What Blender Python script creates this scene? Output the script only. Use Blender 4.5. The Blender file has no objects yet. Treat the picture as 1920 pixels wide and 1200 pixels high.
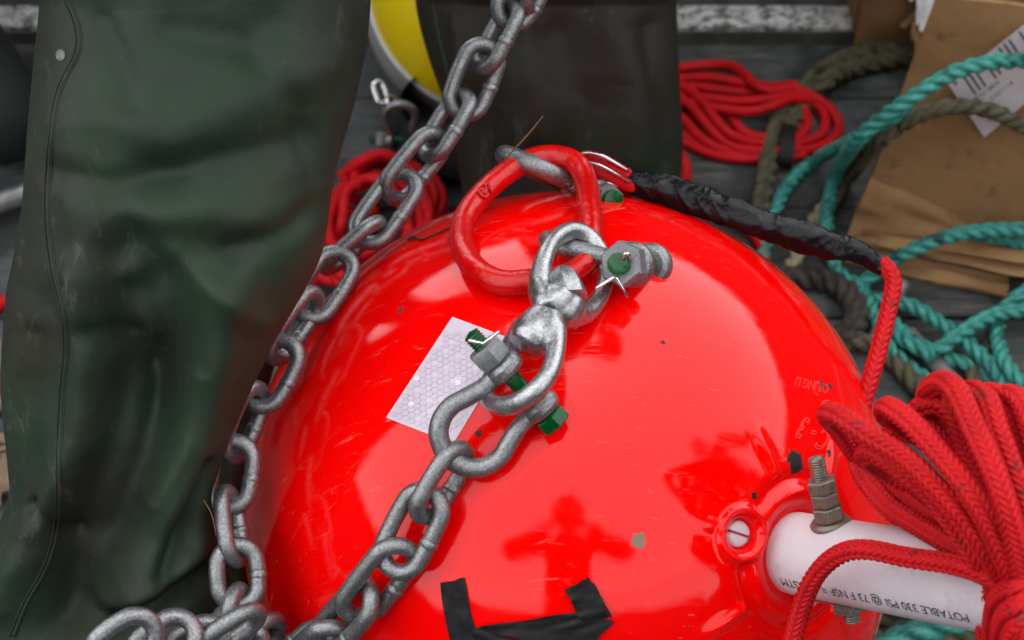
import bpy, math, random
import numpy as np
from mathutils import Vector, Matrix
from mathutils.bvhtree import BVHTree
random.seed(4); rng = np.random.default_rng(4)
PI = math.pi
scene = bpy.context.scene

# ------------------------------------------------------------------ camera
FPX = 3200.0                      # focal length in pixels of the 1920 wide photograph
PITCH = math.radians(48)
R = 0.19                          # radius of the float
BPX = (1062.6, 961.5, 1.0094)     # where the float's centre lies
_cr = np.array([1.0, 0, 0]); _cu = np.array([0, math.sin(PITCH), math.cos(PITCH)]); _cb = np.array([0, -math.cos(PITCH), math.sin(PITCH)])
def cam2w(v): return _cr*v[0] + _cu*v[1] + _cb*v[2]
def ray(px, py): return np.array([(px-960)/FPX, -(py-600)/FPX, -1.0])
BALL = np.array([0, 0, 0.193])
CAM = BALL - cam2w(ray(BPX[0], BPX[1])*BPX[2])
cd = bpy.data.cameras.new('camera'); cam = bpy.data.objects.new('camera', cd)
scene.collection.objects.link(cam); scene.camera = cam
cam.location = CAM; cam.rotation_euler = (PI/2-PITCH, 0, 0)
cd.sensor_width = 36; cd.lens = 60; cd.clip_start = .02; cd.clip_end = 500
cd.dof.use_dof = True; cd.dof.focus_distance = 0.87; cd.dof.aperture_fstop = 11

# ------------------------------------------------------------------ sky, sun, exposure
w = bpy.data.worlds.new('World'); scene.world = w; w.use_nodes = True
nt = w.node_tree; bg = nt.nodes['Background']
sky = nt.nodes.new('ShaderNodeTexSky'); sky.sky_type = 'NISHITA'; sky.sun_disc = False
SUN_EL, SUN_ROT = math.radians(68), math.radians(-18)
sky.sun_elevation = SUN_EL; sky.sun_rotation = SUN_ROT; sky.dust_density = 0.6; sky.air_density = 1.0
hs = nt.nodes.new('ShaderNodeHueSaturation'); hs.inputs['Saturation'].default_value = 0.07
nt.links.new(sky.outputs[0], hs.inputs['Color']); nt.links.new(hs.outputs[0], bg.inputs[0])
bg.inputs[1].default_value = 0.15
sd = bpy.data.lights.new('sun', 'SUN'); sun = bpy.data.objects.new('sun', sd); scene.collection.objects.link(sun)
sd.energy = 0.5; sd.angle = math.radians(170); sd.color = (1, .97, .93)
sdir = Vector((math.sin(SUN_ROT)*math.cos(SUN_EL), math.cos(SUN_ROT)*math.cos(SUN_EL), math.sin(SUN_EL)))
sun.rotation_euler = sdir.to_track_quat('Z', 'Y').to_euler()
vs = scene.view_settings; vs.view_transform = 'Standard'; vs.look = 'None'; vs.exposure = 1.68; vs.gamma = 1; vs.use_curve_mapping = False

# ------------------------------------------------------------------ geometry helpers
def P(px, py, d): return CAM + cam2w(ray(px, py)*d)
def PZ(px, py, z=0.0):            # point seen at a pixel that lies at height z
    r = cam2w(ray(px, py)); t = (z-CAM[2])/r[2]; return CAM + r*t
def BP(px, py, off=0.0):          # point seen at a pixel that lies on the float
    r = cam2w(ray(px, py)); r = r/np.linalg.norm(r); oc = CAM-BALL; rr = R+off
    b = oc@r; c = oc@oc-rr*rr; disc = b*b-c
    t = -b-math.sqrt(max(disc, 0)); return CAM + r*t
def depth(p): return -float((np.asarray(p)-CAM)@_cb)
def pix(p):
    v = np.asarray(p)-CAM; d = -(v@_cb); return np.stack([(v@_cr)/d*FPX+960, 600-(v@_cu)/d*FPX], -1)
def nrm(v): v = np.asarray(v, float); return v/max(np.linalg.norm(v), 1e-12)

def spline(pts, step, closed=False):
    pts = np.asarray(pts, float); n = len(pts)
    out = []
    segs = n if closed else n-1
    for i in range(segs):
        if closed: p0, p1, p2, p3 = pts[(i-1) % n], pts[i], pts[(i+1) % n], pts[(i+2) % n]
        else: p1, p2 = pts[i], pts[i+1]; p0 = pts[i-1] if i else 2*p1-p2; p3 = pts[i+2] if i+2 < n else 2*p2-p1
        k = max(2, int(np.linalg.norm(p2-p1)/step*2)+1); t = np.linspace(0, 1, k, endpoint=False)[:, None]
        out.append(.5*((2*p1)+(-p0+p2)*t+(2*p0-5*p1+4*p2-p3)*t*t+(-p0+3*p1-3*p2+p3)*t**3))
    q = np.vstack(out+([pts[-1:]] if not closed else [pts[:1]]))
    L = np.r_[0, np.cumsum(np.linalg.norm(np.diff(q, axis=0), axis=1))]
    m = max(3, int(round(L[-1]/step))+1); s = np.linspace(0, L[-1], m)
    r = np.stack([np.interp(s, L, q[:, j]) for j in range(q.shape[1])], 1)
    return r[:-1] if closed else r

def frames(path, closed=False, up=None):
    n = len(path)
    if closed: T = np.roll(path, -1, 0)-np.roll(path, 1, 0)
    else: T = np.gradient(path, axis=0)
    T /= np.maximum(np.linalg.norm(T, axis=1)[:, None], 1e-12)
    a = np.array(up if up is not None else ([0, 0, 1] if abs(T[0][2]) < .9 else [1, 0, 0]), float)
    N = np.zeros_like(T); N[0] = nrm(a-T[0]*(a@T[0]))
    for i in range(1, n): v = N[i-1]-T[i]*(N[i-1]@T[i]); N[i] = v/max(np.linalg.norm(v), 1e-9)
    if closed:
        v = N[-1]-T[0]*(N[-1]@T[0]); B0 = np.cross(T[0], N[0]); ang = math.atan2(v@B0, v@N[0])
        for i in range(n):
            th = -ang*i/n; c, s = math.cos(th), math.sin(th); B = np.cross(T[i], N[i]); N[i] = N[i]*c+B*s
    return T, N, np.cross(T, N)

def merge(*ms):
    V, F, U, o = [], [], [], 0
    for m in ms:
        V.append(m[0]); F += [tuple(i+o for i in f) for f in m[1]]; o += len(m[0])
        U.append(m[2] if len(m) > 2 and m[2] is not None else np.zeros((len(m[0]), 2)))
    return np.vstack(V), F, np.vstack(U)

def tube(path, r, n=12, closed=False, prof=None, flat=1.0, up=None, cap=True, step=None):
    """sweep; r scalar, per-point array or function of (fraction); prof(phi,s)->multiplier"""
    path = np.asarray(path, float)
    if step: path = spline(path, step, closed)
    m = len(path); T, N, B = frames(path, closed, up)
    s = np.r_[0, np.cumsum(np.linalg.norm(np.diff(path, axis=0), axis=1))]
    rr = np.full(m, r) if np.isscalar(r) else (r(s/s[-1]) if callable(r) else np.interp(np.linspace(0, 1, m), np.linspace(0, 1, len(r)), r))
    ph = np.linspace(0, 2*PI, n, endpoint=False)
    PH, S = np.meshgrid(ph, s)
    rad = rr[:, None]*(prof(PH, S) if prof else 1.0)*np.ones_like(PH)
    V = path[:, None]+N[:, None]*(rad*np.cos(PH))[..., None]+B[:, None]*(rad*np.sin(PH)*flat)[..., None]
    V = V.reshape(-1, 3); F = []
    i = np.arange(m if closed else m-1)[:, None]; j = np.arange(n)[None]
    i2 = (i+1) % m; j2 = (j+1) % n
    F = np.stack([i*n+j, i*n+j2, i2*n+j2, i2*n+j], -1).reshape(-1, 4).tolist()
    U = np.stack([PH*np.mean(rr), S], -1).reshape(-1, 2)
    if cap and not closed:
        k = len(V); T0, T1 = T[0], T[-1]
        V = np.vstack([V, path[0]-T0*rr[0]*.35, path[-1]+T1*rr[-1]*.35]); U = np.vstack([U, [0, 0], [0, s[-1]]])
        F += [[k, (a+1) % n, a] for a in range(n)]+[[k+1, (m-1)*n+a, (m-1)*n+(a+1) % n] for a in range(n)]
    return V, F, U

def braid(m=8, pitch=.0034, amp=.30, shift=0.):
    def f(ph, s):
        q = ph*m/(2*PI); k = np.floor(q); fr = q-k
        sl = np.where(k % 2 == 0, 1, -1)*(fr-.5)*1.15
        t = s/pitch+sl+.5*(np.floor(k/2) % 2)+shift
        lobe = np.abs(np.sin(PI*t))**.6
        col = np.maximum(1-(2*fr-1)**2, 0)**.3
        return 1-amp+amp*1.15*lobe*(.35+.65*col)
    return f
def laid(lay=.05, hand=1, ph0=0.):
    def f(ph, s):
        d = (ph-hand*2*PI*s/lay-ph0) % (2*PI/3)-PI/3
        return (.50*np.cos(d)+np.sqrt(np.maximum(.54**2-(.5*np.sin(d))**2, 0)))*1.0
    return f

def grid(fn, nu, nv, uv=True):
    V = []; U = []
    for i in range(nu+1):
        for j in range(nv+1):
            V.append(fn(i/nu, j/nv)); U.append((i/nu, j/nv))
    F = [(i*(nv+1)+j, (i+1)*(nv+1)+j, (i+1)*(nv+1)+j+1, i*(nv+1)+j+1) for i in range(nu) for j in range(nv)]
    return np.array(V), F, np.array(U)
def lathe(prof, axis, origin, n=24, up=None):
    """prof list of (radius, height along axis)"""
    a = nrm(axis); h = nrm(np.cross(a, up if up is not None else ([0, 0, 1] if abs(a[2]) < .9 else [1, 0, 0]))); g = np.cross(a, h)
    V = []; 
    for (r, z) in prof:
        for k in range(n):
            t = 2*PI*k/n; V.append(np.asarray(origin)+a*z+(h*math.cos(t)+g*math.sin(t))*max(r, 1e-5))
    F = [(i*n+k, i*n+(k+1) % n, (i+1)*n+(k+1) % n, (i+1)*n+k) for i in range(len(prof)-1) for k in range(n)]
    return np.array(V), F
def hexnut(origin, axis, rad, th, ch=.12, hole=0.0):
    o = origin
    return lathe([(rad*hole if hole else 0, 0), (rad*(1-ch), 0), (rad, th*.12), (rad, th*.88), (rad*(1-ch), th), (rad*hole if hole else 0, th)], axis, o, 6)
def boxm(c, sx, sy, sz, rot=None, bev=0):
    V = np.array([(x, y, z) for x in (-1, 1) for y in (-1, 1) for z in (-1, 1)], float)*np.array([sx, sy, sz])/2
    if rot is not None: V = V@np.array(rot).T
    F = [(0, 1, 3, 2), (4, 6, 7, 5), (0, 4, 5, 1), (2, 3, 7, 6), (0, 2, 6, 4), (1, 5, 7, 3)]
    return V+np.asarray(c), F

# smooth value noise for geometry
_perm = rng.random((64, 64, 64))
def vnoise(p):
    p = np.asarray(p, float); i = np.floor(p).astype(int); f = p-i; f = f*f*(3-2*f); r = 0
    for dx in (0, 1):
        for dy in (0, 1):
            for dz in (0, 1):
                wgt = (f[..., 0] if dx else 1-f[..., 0])*(f[..., 1] if dy else 1-f[..., 1])*(f[..., 2] if dz else 1-f[..., 2])
                r = r+wgt*_perm[(i[..., 0]+dx) % 64, (i[..., 1]+dy) % 64, (i[..., 2]+dz) % 64]
    return r*2-1

# ------------------------------------------------------------------ object helpers
def empty(name, loc, label, cat, group=None):
    o = bpy.data.objects.new(name, None); scene.collection.objects.link(o); o.location = [float(x) for x in loc]
    o.empty_display_size = .02; o['label'] = label; o['category'] = cat
    if group: o['group'] = group
    return o
def wloc(o):
    l = np.zeros(3)
    while o is not None: l = l+np.array(o.location); o = o.parent
    return l
def mk(name, m, mat, parent=None, smooth=True, label=None, cat=None, group=None, kind=None, origin=None, autosm=None):
    V, F = np.asarray(m[0], float), m[1]; U = m[2] if len(m) > 2 else None
    base = wloc(parent) if parent is not None else np.zeros(3)
    if origin is None: origin = np.array([V[:, 0].mean(), V[:, 1].mean(), V[:, 2].min()]) if parent is None else base
    me = bpy.data.meshes.new(name); me.from_pydata((V-origin).tolist(), [], [tuple(f) for f in F])
    if smooth: me.polygons.foreach_set('use_smooth', [True]*len(me.polygons))
    if U is not None and len(U) == len(V):
        ul = me.uv_layers.new(name='UVMap'); idx = np.zeros(len(me.loops), dtype=np.int32); me.loops.foreach_get('vertex_index', idx)
        ul.data.foreach_set('uv', np.asarray(U, float)[idx].ravel())
    for mm in (mat if isinstance(mat, (list, tuple)) else [mat]): me.materials.append(mm)
    me.update()
    o = bpy.data.objects.new(name, me); scene.collection.objects.link(o)
    o.location = [float(x) for x in origin-base]
    if parent is not None: o.parent = parent
    if label: o['label'] = label
    if cat: o['category'] = cat
    if group: o['group'] = group
    if kind: o['kind'] = kind
    if autosm is not None:
        me.polygons.foreach_set('use_smooth', [True]*len(me.polygons))
        me.set_sharp_from_angle(angle=math.radians(autosm))
    return o

# ------------------------------------------------------------------ materials
class NT:
    def __init__(s, name):
        s.m = bpy.data.materials.new(name); s.m.use_nodes = True; s.t = s.m.node_tree; s.b = s.t.nodes['Principled BSDF']
        s.tc = s.t.nodes.new('ShaderNodeTexCoord')
    def n(s, ty, **k):
        x = s.t.nodes.new(ty)
        for a, v in k.items(): setattr(x, a, v)
        return x
    def l(s, a, b): s.t.links.new(a, b)
    def mapping(s, src='Object', scale=(1, 1, 1), rot=(0, 0, 0)):
        x = s.n('ShaderNodeMapping'); x.inputs['Scale'].default_value = scale; x.inputs['Rotation'].default_value = rot
        s.l(s.tc.outputs[src], x.inputs[0]); return x.outputs[0]
    def noise(s, scale, detail=4, rough=.55, vec=None, dist=0):
        x = s.n('ShaderNodeTexNoise'); x.inputs['Scale'].default_value = scale; x.inputs['Detail'].default_value = detail
        x.inputs['Roughness'].default_value = rough; x.inputs['Distortion'].default_value = dist
        s.l(vec if vec is not None else s.tc.outputs['Object'], x.inputs['Vector']); return x.outputs['Fac']
    def ramp(s, fac, stops):
        x = s.n('ShaderNodeValToRGB'); r = x.color_ramp
        while len(r.elements) < len(stops): r.elements.new(.5)
        for e, (p, c) in zip(r.elements, stops): e.position = p; e.color = (*c, 1) if not np.isscalar(c) else (c, c, c, 1)
        s.l(fac, x.inputs[0]); return x.outputs[0]
    def mix(s, fac, a, b, mode='MIX'):
        x = s.n('ShaderNodeMix', data_type='RGBA', blend_type=mode)
        for i, v in ((0, fac), (6, a), (7, b)):
            if hasattr(v, 'links'): s.l(v, x.inputs[i])
            elif i == 0: x.inputs[0].default_value = v
            else: x.inputs[i].default_value = (*v, 1)
        return x.outputs[2]
    def math(s, op, a, b=0.0):
        x = s.n('ShaderNodeMath', operation=op)
        for i, v in ((0, a), (1, b)):
            if hasattr(v, 'links'): s.l(v, x.inputs[i])
            else: x.inputs[i].default_value = v
        return x.outputs[0]
    def bump(s, h, strength=.3, dist=.001, prev=None):
        x = s.n('ShaderNodeBump'); x.inputs['Strength'].default_value = strength; x.inputs['Distance'].default_value = dist
        s.l(h, x.inputs['Height'])
        if prev is not None: s.l(prev, x.inputs['Normal'])
        return x.outputs[0]
    def set(s, **k):
        for a, v in k.items():
            i = s.b.inputs[{'base': 'Base Color', 'rough': 'Roughness', 'metal': 'Metallic', 'normal': 'Normal', 'spec': 'Specular IOR Level', 'coat': 'Coat Weight', 'coatr': 'Coat Roughness', 'sheen': 'Sheen Weight', 'sss': 'Subsurface Weight'}[a]]
            if hasattr(v, 'links'): s.l(v, i)
            elif a == 'base': i.default_value = (*v, 1)
            else: i.default_value = v
        return s.m

def m_plain(name, col, rough=.5, metal=0, nscale=200, var=.25, bumpd=.0003, spec=.5):
    t = NT(name); f = t.noise(nscale, 5)
    c = t.ramp(f, [(.3, tuple(x*(1-var) for x in col)), (.7, tuple(min(1, x*(1+var)) for x in col))])
    return t.set(base=c, rough=rough, metal=metal, spec=spec, normal=t.bump(f, .4, bumpd))

def m_galv(name, lo=.20, hi=.58, rough=(.3, .5), metal=.85):
    t = NT(name); a = t.noise(850, 7, .65); b = t.noise(2300, 3); c = t.noise(130, 3)
    base = t.ramp(a, [(.3, (lo, lo*1.04, lo*1.09)), (.5, ((lo+hi)/2, (lo+hi)/2*1.03, (lo+hi)/2*1.06)), (.68, (hi, hi*1.02, hi*1.04))])
    dark = t.ramp(t.noise(1500, 5, .7), [(.60, 0.), (.70, 1.)])
    base = t.mix(t.math('MULTIPLY', dark, .65), base, (.06, .06, .065))
    rg = t.n('ShaderNodeMapRange'); rg.inputs[3].default_value = rough[0]; rg.inputs[4].default_value = rough[1]; rg.inputs[1].default_value = .3; rg.inputs[2].default_value = .7
    t.l(c, rg.inputs[0])
    h = t.bump(b, .5, .00025); h = t.bump(t.noise(260, 5, .6), .45, .0006, h)
    return t.set(base=base, rough=rg.outputs[0], metal=metal, normal=h)
GALV = m_galv('galvanised steel', .12, .38)
GALV2 = m_galv('bright galvanised forging', .26, .56, (.18, .4), .92)
GALVD = m_galv('dull galvanised nut', .15, .28, (.45, .6), .5)
def m_green():
    t = NT('green pin paint'); a = t.noise(300, 4)
    c = t.ramp(a, [(.3, (.0, .055, .012)), (.7, (.001, .095, .020))])
    return t.set(base=c, rough=.18, normal=t.bump(a, .3, .0006), spec=.4)
GREEN = m_green()
def m_redpaint():
    t = NT('red enamel on steel'); a = t.noise(160, 4); b = t.noise(1100, 4)
    c = t.ramp(a, [(.3, (.52, .001, .001)), (.7, (.64, .002, .002))])
    dark = t.ramp(t.noise(260, 6, .7), [(.70, 0.), (.74, 1.)])
    c = t.mix(dark, c, (.12, .03, .02))
    h = t.bump(a, .5, .0016); h = t.bump(b, .35, .0004, h)
    return t.set(base=c, rough=.2, normal=h, coat=.08, coatr=.1, spec=.42)
REDPAINT = m_redpaint()
STEEL = m_plain('bright stainless wire', (.75, .75, .77), .16, 1, 400, .06, .0001)
def m_rope(name, c0, c1, rough=.55, dirt=(.16, .02, .02), dk=.64, sheen=.2):
    t = NT(name); v = t.mapping('UV', (1, 1, 1)); a = t.noise(2600, 3, .6, t.mapping('UV', (1, .35, 1))); b = t.noise(90, 4)
    c = t.ramp(a, [(.3, c0), (.7, c1)])
    c = t.mix(t.ramp(t.noise(35, 5, .7), [(.45, 0.), (.68, .45)]), c, tuple(x*.55 for x in c0)); c = t.mix(t.ramp(b, [(dk, 0.), (dk+.08, 1.)]), c, dirt)
    return t.set(base=c, rough=rough, normal=t.bump(a, .6, .0005), sheen=sheen, spec=.2)
ROPE_RED = m_rope('red braided polyester', (.50, .004, .009), (.70, .012, .016), sheen=0)
ROPE_RED2 = m_rope('red cord', (.50, .003, .008), (.60, .006, .012), sheen=0)
def m_laid(name, c0, c1, c2, rough=.5):
    t = NT(name); a = t.noise(900, 3, .6, t.mapping('UV', (1, .12, 1))); b = t.noise(45, 5, .65); d = t.noise(380, 3, .6)
    c = t.ramp(a, [(.3, c0), (.66, c1)]); c = t.mix(t.ramp(b, [(.52, 0.), (.66, 1.)]), c, c2)
    return t.set(base=c, rough=rough, normal=t.bump(a, .8, .0012), spec=.5)
TEAL = m_laid('teal polypropylene rope', (.012, .15, .125), (.05, .36, .30), (.008, .05, .055), .42)
OLIVE = m_laid('olive hemp rope', (.045, .045, .022), (.12, .11, .062), (.018, .014, .009), .8)
TAN = m_laid('tan rope', (.2, .17, .10), (.34, .30, .19), (.1, .1, .05), .75)
DARKROPE = m_laid('tarry dark rope', (.02, .018, .015), (.07, .055, .045), (.012, .012, .012), .8)

def m_float(spots):
    t = NT('red float plastic')
    a = t.noise(5, 3); 
    c = t.ramp(a, [(.3, (.90, .0004, .0003)), (.7, (.96, .0010, .0004))])
    # pale scuffs and hairline scratches
    s1 = t.noise(60, 6, .75, t.mapping('Object', (1, 3.5, .6), (.3, .5, .2)), .6)
    reg = t.ramp(t.noise(9, 3), [(.47, 0.), (.62, 1.)])
    sc = t.math('MULTIPLY', t.ramp(s1, [(.60, 0.), (.68, 1.)]), reg)
    s2 = t.noise(120, 3, .6, t.mapping('Object', (.4, 5, 2), (.9, .2, .7)), .2)
    sc2 = t.math('MULTIPLY', t.ramp(s2, [(.665, 0.), (.685, 1.)]), t.ramp(t.noise(14, 2), [(.47, 0.), (.57, 1.)]))
    sc = t.math('MAXIMUM', t.math('MULTIPLY', sc, .55), t.math('MULTIPLY', sc2, .45))
    c = t.mix(sc, c, (.86, .13, .10))
    specks = t.ramp(t.noise(330, 4, .7), [(.725, 0.), (.745, 1.)])
    c = t.mix(t.math('MULTIPLY', specks, .6), c, (.25, .02, .015))
    dn = t.noise(420, 6, .8); tot = None
    for (p, r, col) in spots:
        v = t.n('ShaderNodeVectorMath', operation='DISTANCE'); t.l(t.tc.outputs['Object'], v.inputs[0]); v.inputs[1].default_value = p
        q = t.math('DIVIDE', v.outputs['Value'], r); q = t.math('ADD', q, t.math('MULTIPLY', t.math('SUBTRACT', dn, .5), 2.8))
        k = t.ramp(q, [(.86, 1.), (.93, 0.)]); c = t.mix(k, c, col)
        tot = k if tot is None else t.math('MAXIMUM', tot, k)
    rr = t.math('ADD', .035, t.math('MULTIPLY', t.math('MAXIMUM', sc, tot), .6))
    film = t.ramp(t.noise(16, 5, .7), [(.42, 0.), (.7, 1.)]); rr = t.math('ADD', rr, t.math('MULTIPLY', film, .035))
    h = t.bump(t.noise(14, 3), .25, .003); h = t.bump(s1, .06, .0006, h); h = t.bump(t.noise(900, 4), .04, .0003, h)
    return t.set(base=c, rough=rr, normal=h, spec=.36)
def m_wader(nm='olive rubberised wader cloth', mud=(.48, .64)):
    t = NT(nm)
    a = t.noise(9, 4); b = t.noise(600, 5, .6)
    c = t.ramp(a, [(.3, (.014, .026, .016)), (.7, (.022, .037, .023))])
    s1 = t.noise(40, 6, .75, t.mapping('Object', (2.2, 1, .7), (.2, .1, .6)), .5); reg = t.ramp(t.noise(6, 3), [(.42, 0.), (.60, 1.)])
    c = t.mix(t.ramp(t.noise(7, 5, .6), [(mud[0], 0.), (mud[1], .8)]), c, (.022, .014, .011))
    c = t.mix(t.math('MULTIPLY', t.ramp(s1, [(.58, 0.), (.74, .5)]), reg), c, (.17, .15, .14))
    s3 = t.noise(70, 6, .75, t.mapping('Object', (3, 2, .5), (.5, .3, .9)), .4); c = t.mix(t.math('MULTIPLY', t.ramp(s3, [(.62, 0.), (.74, .22)]), t.ramp(t.noise(13, 3), [(.45, 0.), (.65, 1.)])), c, (.22, .22, .2))
    c = t.mix(t.ramp(t.noise(400, 4, .8), [(.72, 0.), (.76, .6)]), c, (.2, .2, .16))
    c = t.mix(t.ramp(t.noise(55, 5, .7), [(.71, 0.), (.73, .8)]), c, (.012, .014, .012))
    h = t.bump(t.noise(22, 3), .5, .006); h = t.bump(t.noise(70, 4, .6), .35, .0018, h); h = t.bump(s1, .12, .001, h); h = t.bump(b, .25, .0003, h)
    return t.set(base=c, rough=.58, normal=h, spec=.22)
WADER = m_wader(); WADER2 = m_wader('muddy wader cloth', (.30, .46))
def m_tape():
    t = NT('black vinyl tape'); a = t.noise(110, 5, .6, None, .8)
    c = t.ramp(a, [(.3, (.003, .0035, .005)), (.7, (.007, .0075, .009))])
    return t.set(base=c, rough=.26, normal=t.bump(a, .5, .0020), spec=.24)
TAPE = m_tape()
CLOTHTAPE = m_plain('black cloth tape', (.006, .006, .007), .6, 0, 300, .4, .0008, .3)
PVC = None
def m_pvc():
    t = NT('white pvc'); a = t.noise(40, 5)
    c = t.ramp(a, [(.35, (.66, .62, .67)), (.7, (.72, .68, .73))])
    dn = t.ramp(t.noise(260, 6, .75), [(.69, 0.), (.73, 1.)]); c = t.mix(t.math('MULTIPLY', dn, .7), c, (.16, .15, .13)); c = t.mix(t.ramp(t.noise(70, 6, .75), [(.54, 0.), (.72, .45)]), c, (.36, .33, .30)); sc_ = t.noise(160, 4, .7, t.mapping('Object', (.4, 3, 3), (.3, .9, .2))); c = t.mix(t.ramp(sc_, [(.66, 0.), (.69, .5)]), c, (.45, .42, .42))
    return t.set(base=c, rough=.32, normal=t.bump(a, .1, .001), spec=.45)
PVC = m_pvc()
INK = m_plain('black ink', (.03, .03, .035), .5, 0, 900, .3, .0001)
def m_rust():
    t = NT('weathered bolt steel'); a = t.noise(260, 6, .7); b = t.noise(1300, 3)
    c = t.ramp(a, [(.38, (.13, .125, .12)), (.52, (.24, .22, .19)), (.62, (.28, .15, .05)), (.7, (.10, .05, .02))])
    return t.set(base=c, rough=.42, metal=.55, normal=t.bump(b, .4, .0005))
RUST = m_rust()
def m_deck(k=.62):
    t = NT('weathered deck boards')
    v = t.mapping('Object', (1, 9, 1)); a = t.noise(11, 8, .78, v, .6); b = t.noise(4.5, 6, .7); g = t.noise(60, 4, .7, t.mapping('Object', (1, 14, 1)))
    c = t.ramp(a, [(.32, (.012, .015, .015)), (.45, (.050, .055, .053)), (.56, (.12, .125, .122)), (.68, (.27, .25, .21))])
    c = t.mix(t.ramp(b, [(.40, 0.), (.60, .75)]), c, t.ramp(g, [(.3, (.10, .125, .15)), (.7, (.22, .25, .28))]))
    wet = t.ramp(t.noise(8, 6, .7), [(.48, 0.), (.58, 1.)]); c = t.mix(t.math('MULTIPLY', wet, .75), c, (.018, .022, .021))
    c = t.mix(t.ramp(t.noise(150, 5, .8), [(.66, 0.), (.72, .7)]), c, (.30, .25, .17)); c = t.mix(1.0, c, (.64, .63, .60), 'MULTIPLY')
    r = t.math('SUBTRACT', .75, t.math('MULTIPLY', wet, .4))
    return t.set(base=c, rough=r, normal=t.bump(a, .8, .004))
DECK = m_deck()
def m_flaky():
    t = NT('flaking white paint'); a = t.noise(75, 7, .8, t.mapping('Object', (1, 1.6, 1.6))); k = t.ramp(a, [(.43, 0.), (.52, 1.)])
    c = t.mix(k, (.10, .10, .08), (.66, .68, .68)); c = t.mix(t.ramp(t.noise(9, 3), [(.62, 0.), (.72, .8)]), c, (.07, .07, .06))
    return t.set(base=c, rough=.6, normal=t.bump(k, .5, .003))
FLAKY = m_flaky()
def m_card():
    t = NT('corrugated cardboard'); a = t.noise(8, 6, .65); g = t.noise(260, 4, .7, t.mapping('Object', (.12, 1, 1)))
    c = t.ramp(a, [(.3, (.25, .14, .060)), (.7, (.36, .215, .100))])
    c = t.mix(t.math('MULTIPLY', g, .25), c, (.10, .06, .03)); c = t.mix(t.ramp(t.noise(30, 6, .7), [(.56, 0.), (.72, .7)]), c, (.08, .045, .022))
    return t.set(base=c, rough=.85, normal=t.bump(t.noise(14, 4), .5, .01), spec=.2)
CARD = m_card()
PAPER = m_plain('white label paper', (.55, .52, .53), .6, 0, 60, .08, .0005)
BLACKR = m_plain('dark oilskin', (.006, .009, .009), .8, 0, 20, .4, .004)

# ------------------------------------------------------------------ the float
UAX_px = (1508, 1040)
_q = BP(*UAX_px); AX = nrm(_q-BALL)                 # the pole leaves the float along this axis
AH = nrm(np.cross(AX, [0, 0, 1])); AG = np.cross(AX, AH)
LUG_DIR = nrm(BP(1392, 1002)-BALL)
buoy = empty('marker_buoy', (BALL[0], BALL[1], BALL[2]-R), 'big glossy red marker buoy with a white pipe pole lying before the waders', 'buoy')
def float_mesh():
    na = 288
    th = np.r_[np.linspace(.0, .62, 150), np.linspace(.62, PI-.001, 170)[1:]]
    az = np.linspace(0, 2*PI, na, endpoint=False)
    TH, AZ = np.meshgrid(th, az, indexing='ij')
    sm = lambda x, a, b: np.clip((x-a)/(b-a), 0, 1)**2*(3-2*np.clip((x-a)/(b-a), 0, 1))
    h = np.zeros_like(TH)
    h += -.005*(1-sm(TH, .118, .150))                                   # socket
    h += .0017*np.exp(-((TH-.168)/.017)**2)                              # collar lip
    h += -.0022*np.exp(-((TH-.205)/.018)**2)
    ribs = np.maximum(np.cos(AZ*7), 0)**10
    h += .0019*ribs*sm(TH, .215, .235)*(1-sm(TH, .28, .42))               # moulded ribs
    # lug
    D = (np.sin(TH)*np.cos(AZ))[..., None]*AH+(np.sin(TH)*np.sin(AZ))[..., None]*AG+np.cos(TH)[..., None]*AX
    dl = np.arccos(np.clip(D@LUG_DIR, -1, 1))
    h *= np.clip(sm(dl, .06, .10)+.0, 0, 1)*1.0
    h += .0030*np.exp(-((dl-.064)/.013)**2)-.006*(1-sm(dl, .034, .048))
    V = BALL+D*(R+h)[..., None]; V = V.reshape(-1, 3)
    n = na; m = len(th)
    i = np.arange(m-1)[:, None]; j = np.arange(n)[None]; j2 = (j+1) % n
    F = np.stack([i*n+j, (i+1)*n+j, (i+1)*n+j2, i*n+j2], -1).reshape(-1, 4).tolist()
    return V, F
base = wloc(buoy)
_sp = [((1492, 866), .0065, (.012, .010, .010)), ((1197, 1013), .0040, (.22, .17, .12)), ((1415, 930), .0022, (.02, .01, .01)),
       ((1541, 722), .0030, (.06, .02, .02)), ((1557, 725), .0020, (.05, .02, .02)), ((898, 812), .0020, (.05, .01, .01)), ((1243, 642), .0018, (.1, .01, .01)),
       ((1553, 850), .0020, (.03, .01, .01)), ((751, 581), .0022, (.15, .03, .02))]
FLOAT = m_float([(tuple(BP(*p)-base), r, c) for p, r, c in _sp])
mk('float', float_mesh(), FLOAT, buoy)
# slotted white plug in the lug
lc = BALL+LUG_DIR*(R-.0055); 
pl = lathe([(0, .0035), (.0045, .0034), (.0062, .0026), (.0068, .001), (.0068, -.002)], LUG_DIR, lc, 28)
plug = mk('plug', pl, PVC, buoy)
sx = nrm(cam2w((.35, .94, 0))); sx = nrm(sx-LUG_DIR*(sx@LUG_DIR)); sy = np.cross(LUG_DIR, sx)
_rot = np.stack([sy, sx, LUG_DIR], 1)
mk('slot', boxm(lc+LUG_DIR*.0030, .0012, .0128, .0016, _rot@np.array([[0, -1, 0], [1, 0, 0], [0, 0, 1]])), m_plain('painted slot shade', (.35, .03, .03), .6), plug, False)  # dark red strip painted in as the shade of the slot

# pole
PR = .0208
def polep(t): return BALL+AX*t
mk('pole', merge(tube([polep(.165), polep(.5)], PR, 64, step=.01), ), PVC, buoy)
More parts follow.
